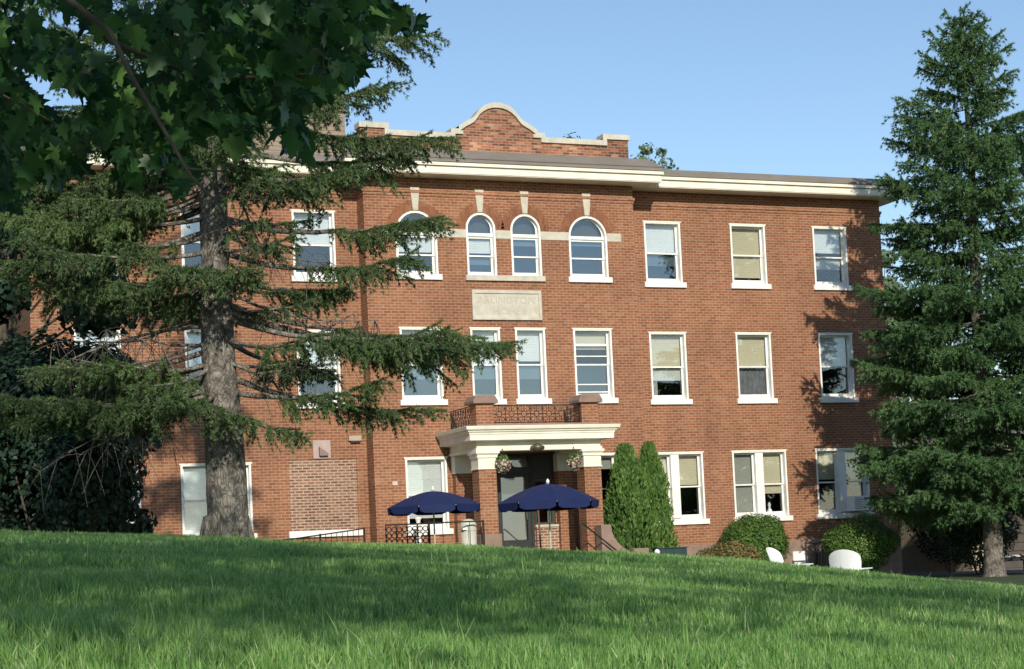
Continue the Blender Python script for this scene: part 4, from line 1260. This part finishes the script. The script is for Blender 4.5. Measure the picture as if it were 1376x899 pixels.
# a thicket of shorter boughs filling the left side
for k in range(20):
    h0 = (4.55 + 2.6 * ((k * .618) % 1)) if k % 5 else 3.15 + .25 * ((k * .618) % 1); a_ = 2.1 + 2.2 * ((k * .377) % 1)
    Lb = rng.uniform(1.6, 3.4)
    b1(h0, Lb * math.cos(a_), Lb * math.sin(a_) * .8 - .2, h0 - rng.uniform(.05, .45), .2, .035, start=.3, sec=.25, step=.13, tone=rng.uniform(.38, .68))
for k in range(10):
    h0 = 3.2 + 3.6 * ((k * .618) % 1); Lb = rng.uniform(1.2, 2.2)
    a_ = rng.uniform(-1.2, .6)
    b1(h0, Lb * math.cos(a_), Lb * math.sin(a_), h0 - rng.uniform(.0, .35), .15, .03, start=.4, sec=.22, step=.15, tone=rng.uniform(.3, .55))
# towards and away from the lawn, covering parts of the trunk
b1(4.75, -.35, -1.9, 4.45, .2, .045, start=.3)
b1(4.6, .7, -1.7, 4.35, .2, .045, start=.3)
b1(2.75, -.5, -1.8, 2.45, .2, .045, start=.3, sec=.34)
b1(2.6, .35, -1.2, 2.25, .15, .035, start=.35, sec=.36)
b1(6.3, .5, -2.2, 6.2, .25, .045, start=.3)
b1(7.0, -.8, -2.4, 6.9, .25, .045, start=.3)
b1(3.6, 1.2, 2.6, 3.3, .2, .045, start=.4)
b1(4.7, -1.0, 2.8, 4.4, .2, .045, start=.4)
b1(6.6, 1.0, 3.0, 6.4, .2, .045, start=.35)
# upper crown, mostly unseen, made tall and lopsided to shade the left wing
for k in range(62):
    h0 = 7.4 + k * .222; a = k * 2.4 + .5
    Lb = 3.6 * (1 - (h0 - 7.2) / 15.0) + .35
    if math.cos(a) > .2: Lb *= .5  # one side kept short so its shadow misses the sunlit wall
    b1(h0, Lb * math.cos(a), Lb * math.sin(a), h0 - .25 * Lb * .6, .15, .04, start=.3, step=.16)
# bare dead branches low on the left
for (h0, a, b, h1, sg) in ((3.6, -2.2, -.8, 3.3, .2), (3.75, -2.8, -.3, 3.1, -.2), (3.4, -1.5, -.9, 3.6, .1), (3.95, -2.5, .3, 3.75, .15), (3.5, 2.0, -.4, 3.75, .25), (4.3, 2.4, -.5, 3.7, .2), (5.2, 1.7, -.6, 4.6, .1), (5.5, .8, -.8, 4.7, .05), (3.2, 1.6, -.6, 3.0, .15), (2.5, -1.9, -.9, 1.8, -.2), (2.45, -2.6, -.7, 1.7, -.3), (6.0, .75, -.5, 4.75, -.2)):
    ax_, bx_ = taxis(h0)
    p0 = np.array(loc1(ax_, bx_, h0)); p1 = np.array(loc1(a, b, h1))
    t = np.linspace(0, 1, 12)
    pts = p0 + (p1 - p0) * t[:, None]; pts[:, 2] -= sg * 4 * t * (1 - t)
    pts += np.cumsum(rng.normal(0, .018, (12, 3)), 0)
    wood.tube([tuple(p) for p in pts], [.028 * (1 - q) + .005 for q in t], 5, False)
    for k in range(34):
        i = rng.integers(3, 12); d = rng.normal(0, 1, 3); d[2] -= .5
        q = curve(pts[i], d, rng.uniform(.2, .75), .5, 4)
        wood.tube([tuple(p) for p in q], [.008, .006, .005, .003], 3, False)
# fine bare twigs hanging from the lower boughs
wood.build("trunk", mat_bark, T1, True)
nd.build("crown", mat_spruce, T1, 10, .066, .0155)

# --- dense spruce right
SX, SYY = 29.95, -6.0
SX = 29.5
sz = float(terrain(SX, SYY))
T2 = thing("spruce_tree", (SX, SYY, sz), "tall dense pointed spruce at the right end of the building", "tree")
wood = MB(); nd = Needles()
HT = 15.1
hh = np.linspace(-.2, HT - .15, 40)
trunk_mesh(wood, [(SX + .04 * math.sin(h * .7), SYY, sz + h) for h in hh], [max(.015, float(np.interp(h, [-.2, 0, .5, 2, 8, HT], [.38, .29, .255, .23, .15, .015]))) for h in hh], 14, .05)
def env2(f):                                            # crown radius against height fraction
    return float(np.interp(f, [.06, .12, .25, .5, .7, .8, .9, .96, 1.0], [2.4, 2.75, 2.95, 2.7, 2.1, 1.8, 1.1, .6, .12]))
h = 2.2; k = 0
while h < HT - .2:
    f = h / HT
    nb = 11 if f < .5 else (6 if f < .75 else 5)
    for j in range(nb):
        a = k * .9 + j * 2 * math.pi / nb + rng.normal(0, .22)
        Lb = env2(f) * (rng.uniform(.62, 1.12) if rng.uniform() < .8 else rng.uniform(1.0, 1.22))
        slope = np.interp(f, [0, .3, .6, .85, 1], [-.10, -.10, .08, .30, .8]) + rng.normal(0, .06)
        p0 = (SX, SYY, sz + h); p1 = (SX + Lb * math.cos(a), SYY + Lb * math.sin(a), sz + h + Lb * slope)
        bough(nd, wood, p0, p1, .10 * Lb * (1 - f * .6), .028 * (1.1 - f), start=.22 if f > .5 else .35, sec=.32, step=.13, hang=.24, tone=.5 + rng.normal(0, .09), pitch=.055, hang_p=.85)
    h += np.interp(f, [0, .5, .8, 1], [.44, .46, .42, .24]) * rng.uniform(.85, 1.15); k += 1
p = curve(np.array([SX, SYY, sz + HT - .6]), np.array([0, 0, 1.0]), .7, 0, 14); nd.add(p, np.tile([0, 0, 1.0], (14, 1)) + rng.normal(0, .5, (14, 3)), .5)
wood.build("trunk", mat_bark, T2, True)
nd.build("crown", mat_spruce2, T2, 9, .098, .026)

# ------------------------------------------------------------------ maple overhead: its boughs hang into the top left
GU = [-.9, -.287, -.237, -.203, -.153, -.12, -.107, -.085, -.056, -.041, -.032, .6]
GE = [.20, .236, .226, .236, .238, .248, .262, .28, .296, .312, .36, .36]
def maple_leaves(P, axis, size):
    """lobed leaves: two folded halves per leaf"""
    half_ = np.array([(0, 0), (.10, -.06), (.30, -.10), (.26, .06), (.52, .16), (.38, .30), (.62, .52), (.36, .50), (.20, .56), (.20, .74), (0, 1.0)])
    n = len(P); m = len(half_)
    t = unit(axis)
    nn_ = unit(np.cross(t, unit(rng.normal(0, 1, (n, 3)))))
    b = np.cross(nn_, t)
    s = (size * rng.uniform(.55, 1.2, n))[:, None]
    curl = rng.uniform(-.45, .15, n)
    out = []
    for sg in (1, -1):
        pts = P[:, None, :] + s[:, None] * (half_[None, :, 1:2] * t[:, None, :] + sg * half_[None, :, 0:1] * (b[:, None, :] * .94 + .30 * nn_[:, None, :]) + (half_[None, :, 1:2] ** 2 * curl[:, None, None]) * nn_[:, None, :])
        out.append(pts)
    V = np.concatenate(out, 0).reshape(-1, 3)
    F = np.arange(2 * n * m).reshape(2 * n, m)
    return V, F

def maple(name, xc, zc, H, cen, rad, nclus, label, low, view=True, leaf=.105, per=20):
    mx, my = at(xc, zc); mz = float(terrain(mx, my))
    t = thing(name, (mx, my, mz), label, "tree")
    wood = MB()
    base = np.array([mx, my, mz])
    wood.tube([tuple(base + [0, 0, -.2]), tuple(base + [0, 0, .4]), tuple(base + [.05, .1, 2.2]), tuple(base + [.1, .2, H * .45]), tuple(base + [.2, .3, H * .8])], [.42, .33, .27, .2, .05], 12)
    C = []
    while len(C) < nclus:
        p = unit(rng.normal(0, 1, 3)) * rng.uniform(.25, 1) ** (1 / 2.2)
        q = np.array(cen) + p * np.array(rad)
        if q[2] < low or q[2] < (2.6 - q[1]) * .466 - .1: continue
        C.append(q)
    if view:                                            # unseen low limb added behind the camera to darken the near lawn
        for k in range(400):
            p = unit(rng.normal(0, 1, 3)) * rng.uniform(.2, 1) ** .4
            C.append(np.array((.0, -4.6, 5.3)) + p * np.array((2.7, 2.3, 1.25)))
    C = np.array(C)                                     # camera aligned: sideways, height as [.,.,z]
    Ws = np.stack([*at(C[:, 0], C[:, 1]), C[:, 2]], -1)
    P = np.repeat(Ws, per, 0) + rng.normal(0, .30, (len(Ws) * per, 3)) * np.array([1, 1, .8])
    u_, z_ = cam_xy(P[:, 0], P[:, 1])
    if view:                                            # underside of the crown
        e = P[:, 2] / np.maximum(z_, .5); lim = np.interp(u_ / np.maximum(z_, .5), GU, GE)
        keep = np.where(z_ > 1.5, (e > lim + .03 + rng.normal(0, .02, len(P))) & ~((u_ / np.maximum(z_, .5) > -.032) & (e < .40)), P[:, 2] > 1.8)
        keep &= P[:, 2] > (3.2 - z_) * .466 - .3  # leaves cut away so the nearest strip of lawn stays sunlit
        keep &= ~((z_ < 7.6) & (z_ > 0) & (e < .36) & (np.abs(u_ / np.maximum(z_, .5)) < .36))
        hole = np.sin(P[:, 0] * 5.3 + 1.7 * np.sin(P[:, 2] * 4.1)) * np.sin(P[:, 2] * 5.9 + P[:, 1] * 1.3) + .5 * np.sin(P[:, 0] * 11 + P[:, 1] * 7)
        keep &= ~((z_ > 4) & (hole > .75))
        P = P[keep]
    ax_ = rng.normal(0, .55, P.shape) + np.array([.1, .0, -.75])
    V, F = maple_leaves(P, ax_, leaf)
    rr = np.clip(rng.normal(.45, .22, len(P)), 0, 1)
    fast_mesh("crown", V, F, mat_maple, t, rnd=np.concatenate([rr, rr]))
    # limbs
    for k in range(16):
        j = rng.integers(0, len(Ws)); tip = Ws[j]
        f = rng.uniform(.3, .75)
        p0 = base + np.array([.1, .2, H * f * .8])
        d_ = tip - p0
        mid = p0 + d_ * .5 + np.array([0, 0, .5])
        if view and any((lambda a, b, c: b > 0 and c / max(b, .5) < .42 and abs(a / max(b, .5)) < .5)(*cam_xy(q[0], q[1]), q[2]) for q in [p0 * (1 - e) + mid * e for e in (.2, .4, .6, .8, 1)] + [mid * (1 - e) + tip * e for e in (.25, .5, .75, 1)]): continue
        wood.tube([tuple(p0), tuple(mid), tuple(tip)], [.07, .045, .012], 6, False)
    return t, wood
mt, mw = maple("maple_tree", -7.2, 3.0, 12.5, (-4.0, 0.8, 7.4), (6.1, 11.0, 5.8), 2000, "broad maple whose dark leafy boughs hang into the upper left", 2.6)
# visible drooping boughs: extra leaves along hanging branches
def hang_bough(pts, r0, n, spread):
    pts = [np.array((*at(a, b), c_)) for a, b, c_ in pts]
    mw.tube([tuple(p) for p in pts], [r0 * (1 - .8 * k / (len(pts) - 1)) for k in range(len(pts))], 6, False)
hang_bough([(-1.75, 5.7, 2.2), (-1.24, 5.7, 1.76), (-1.17, 5.7, 1.60), (-1.06, 5.7, 1.40), (-1.0, 5.7, 1.28), (-.91, 5.7, 1.18), (-.83, 5.7, 1.03)], .012, 0, 0)
hang_bough([(-1.02, 5.7, 1.30), (-.90, 5.72, 1.29), (-.82, 5.74, 1.33)], .006, 0, 0)
hang_bough([(-2.6, 7.2, 3.4), (-1.52, 7.0, 2.12), (-1.15, 7.0, 1.95), (-.72, 7.1, 1.98), (-.5, 7.1, 2.1)], .016, 0, 0)
hang_bough([(-3.0, 7.0, 3.0), (-2.1, 6.9, 2.0), (-1.6, 6.9, 1.7)], .012, 0, 0)
n = 7600
uu = rng.uniform(-.35, -.036, n); zc_ = rng.uniform(6.6, 11, n)
lim = np.interp(uu, GU, GE) + .014 * np.sin(uu * 75) + .010 * np.sin(uu * 190 + 1)
ee = lim + np.abs(rng.normal(0, .075, n))
P = np.stack([*at(uu * zc_, zc_), ee * zc_], -1)
hole = np.sin(uu * 62 + 2 * np.sin(ee * 41)) * np.sin(ee * 75 + uu * 30 + 1)
P = P[hole < .60]; n = len(P)
V, F = maple_leaves(P, rng.normal(0, .5, P.shape) + np.array([.25, .1, -.85]), .092)
rr = np.clip(rng.normal(.42, .25, n), 0, 1)
fast_mesh("drooping_foliage", V, F, mat_maple, mt, rnd=np.concatenate([rr, rr]))
mw.build("trunk", mat_mbark, mt, True)
# a second maple behind the lawn, whose shade falls across the right of the grass
mt2, mw2 = maple("maple_tree", 8.5, -9.0, 11.0, (5.5, -5.8, 9.2), (5.5, 5.0, 4.2), 330, "maple behind the lawn that shades its right half", 3.4, view=False, leaf=.17)
mw2.build("trunk", mat_mbark, mt2, True)

# ------------------------------------------------------------------ trees behind and dark shrubs left
def leafy_tree(x, y, zg, H, rx, rz, n, size, mat, label, group=None, name="leafy_tree"):
    t = thing(name, (x, y, zg), label, "tree", group)
    wood = MB().tube([(x, y, zg - .2), (x + .1, y, zg + H * .4), (x, y + .1, zg + H * .85)], [.28, .2, .04], 8)
    C = []
    for k in range(46):
        d = unit(rng.normal(0, 1, 3)) * rng.uniform(.3, 1) ** .5
        c_ = np.array([x + d[0] * rx, y + d[1] * rx, zg + H - rz + d[2] * rz]); C.append((c_, rng.uniform(.18, .34) * rx))
        wood.tube([(x, y, zg + H * rng.uniform(.35, .6)), tuple(c_)], [.05, .012], 4, False)
    Ps = []; Ns = []
    for c_, r in C:
        m = n // len(C); d = unit(rng.normal(0, 1, (m, 3)))
        Ps.append(c_ + d * (r * rng.uniform(.4, 1.1, m) ** .6)[:, None] * np.array([1, 1, .75])); Ns.append(d)
    P = np.concatenate(Ps); Nn = np.concatenate(Ns)
    V, F = leaf_quads(P, Nn + np.array([0, 0, .3]), size, .6)
    fast_mesh("crown", V, F, mat, t, rnd=rng.uniform(0, 1, len(F)))
    wood.build("trunk", mat_mbark, t)
    return t
leafy_tree(33.4, 20, -1, 17.75, 1.3, 1.9, 1500, .22, mat_far, "pale green treetop showing over the roof right of the parapet", name="distant_tree")
leafy_tree(30.5, 20.5, -1, 18.2, 1.1, 1.6, 600, .18, mat_far, "small treetop just above the parapet coping", name="distant_tree")
leafy_tree(36.8, 9.5, -1.05, 12.3, 2.1, 5.0, 9000, .22, mat_far, "light green tree between the building and the right spruce", name="distant_tree")
leafy_tree(41.5, 13, -1.05, 11.0, 3.2, 4.8, 9000, .26, mat_far, "green tree rising behind the garage", name="distant_tree")
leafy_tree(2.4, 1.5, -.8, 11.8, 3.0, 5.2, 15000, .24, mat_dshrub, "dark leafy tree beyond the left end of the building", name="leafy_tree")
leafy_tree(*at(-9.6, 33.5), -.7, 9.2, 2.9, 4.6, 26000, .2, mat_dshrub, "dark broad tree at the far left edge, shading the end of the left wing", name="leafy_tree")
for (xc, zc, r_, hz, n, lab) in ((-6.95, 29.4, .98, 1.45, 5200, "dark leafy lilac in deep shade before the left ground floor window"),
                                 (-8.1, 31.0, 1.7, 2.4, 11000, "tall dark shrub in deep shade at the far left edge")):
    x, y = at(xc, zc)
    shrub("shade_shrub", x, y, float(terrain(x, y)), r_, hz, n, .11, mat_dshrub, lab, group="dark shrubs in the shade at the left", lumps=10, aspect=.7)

# ------------------------------------------------------------------ grass blades: too many to count, one object
def grass():
    Vs = []; Fs = []; Rs = []; base = 0
    bands = [(1.6, 5.0, 240000, .046, .0036), (5.0, 9.0, 250000, .046, .0052), (9.0, 16.0, 230000, .050, .0078), (16.0, 29.5, 190000, .06, .012)]
    for z0, z1, n, hgt, wid in bands:
        zc = np.sqrt(rng.uniform(z0 * z0, z1 * z1, n))
        xc = rng.uniform(-1, 1, n) * (.325 * zc + 1.5)
        X, Y = at(xc, zc)
        # tufts: pull blades towards clump centres
        cell = .09
        jx = np.floor(X / cell); jy = np.floor(Y / cell)
        hx = (np.sin(jx * 127.1 + jy * 311.7) * 43758.5453) % 1; hy = (np.sin(jx * 269.5 + jy * 183.3) * 43758.5453) % 1
        pull = .35
        X = X * (1 - pull) + pull * (jx + hx) * cell; Y = Y * (1 - pull) + pull * (jy + hy) * cell
        Z = terrain(X, Y)
        patch = .5 + .5 * np.sin(X * 1.7 + 2 * np.sin(Y * .8)) * np.sin(Y * 1.3 + 1.5 * np.sin(X * .9))
        H = hgt * (rng.uniform(.5, 1.25, n) ** 1.0) * (.8 + .35 * patch + .25 * hx)
        tall = rng.uniform(0, 1, n) < .0025
        H = np.where(tall, H * 1.9, H)
        a = rng.uniform(0, 2 * math.pi, n)
        lean = H * np.abs(rng.normal(.15, .30, n)); la = rng.uniform(0, 2 * math.pi, n)
        w = wid * rng.uniform(.6, 1.25, n) * np.where(tall, 1.2, 1)
        bx, by = np.cos(a) * w / 2, np.sin(a) * w / 2
        lx, ly = np.cos(la) * lean, np.sin(la) * lean
        v = np.empty((n, 5, 3))
        v[:, 0] = np.stack([X - bx, Y - by, Z - .004], -1); v[:, 1] = np.stack([X + bx, Y + by, Z - .004], -1)
        v[:, 2] = np.stack([X + bx * .8 + lx * .35, Y + by * .8 + ly * .35, Z + H * .58], -1)
        v[:, 3] = np.stack([X - bx * .8 + lx * .35, Y - by * .8 + ly * .35, Z + H * .58], -1)
        v[:, 4] = np.stack([X + lx, Y + ly, Z + H], -1)
        idx = base + np.arange(n)[:, None] * 5
        f = np.concatenate([idx + np.array([[0, 1, 2]]), idx + np.array([[0, 2, 3]]), idx + np.array([[3, 2, 4]])], 0)
        r = np.clip(rng.beta(1.3, 1.5, n) * .88 + .16 * (patch - .5), 0, .9)
        dry = np.clip(np.sin(X * .83 + 1.3 * np.sin(Y * .47)) * np.sin(Y * .71 + X * .31 + 2), 0, 1) ** 3
        r = np.where(rng.uniform(0, 1, n) < .025 + .16 * dry, rng.uniform(.92, 1, n), r)
        Vs.append(v.reshape(-1, 3)); Fs.append(f); Rs.append(np.concatenate([r, r, r])); base += n * 5
    return np.concatenate(Vs), np.concatenate(Fs), np.concatenate(Rs)
V, F, r_ = grass()
g_ = fast_mesh("grass", V, F, mat_grass, None, rnd=r_)
tag(g_, "mown green grass with taller blades in the foreground", "grass", kind='stuff')
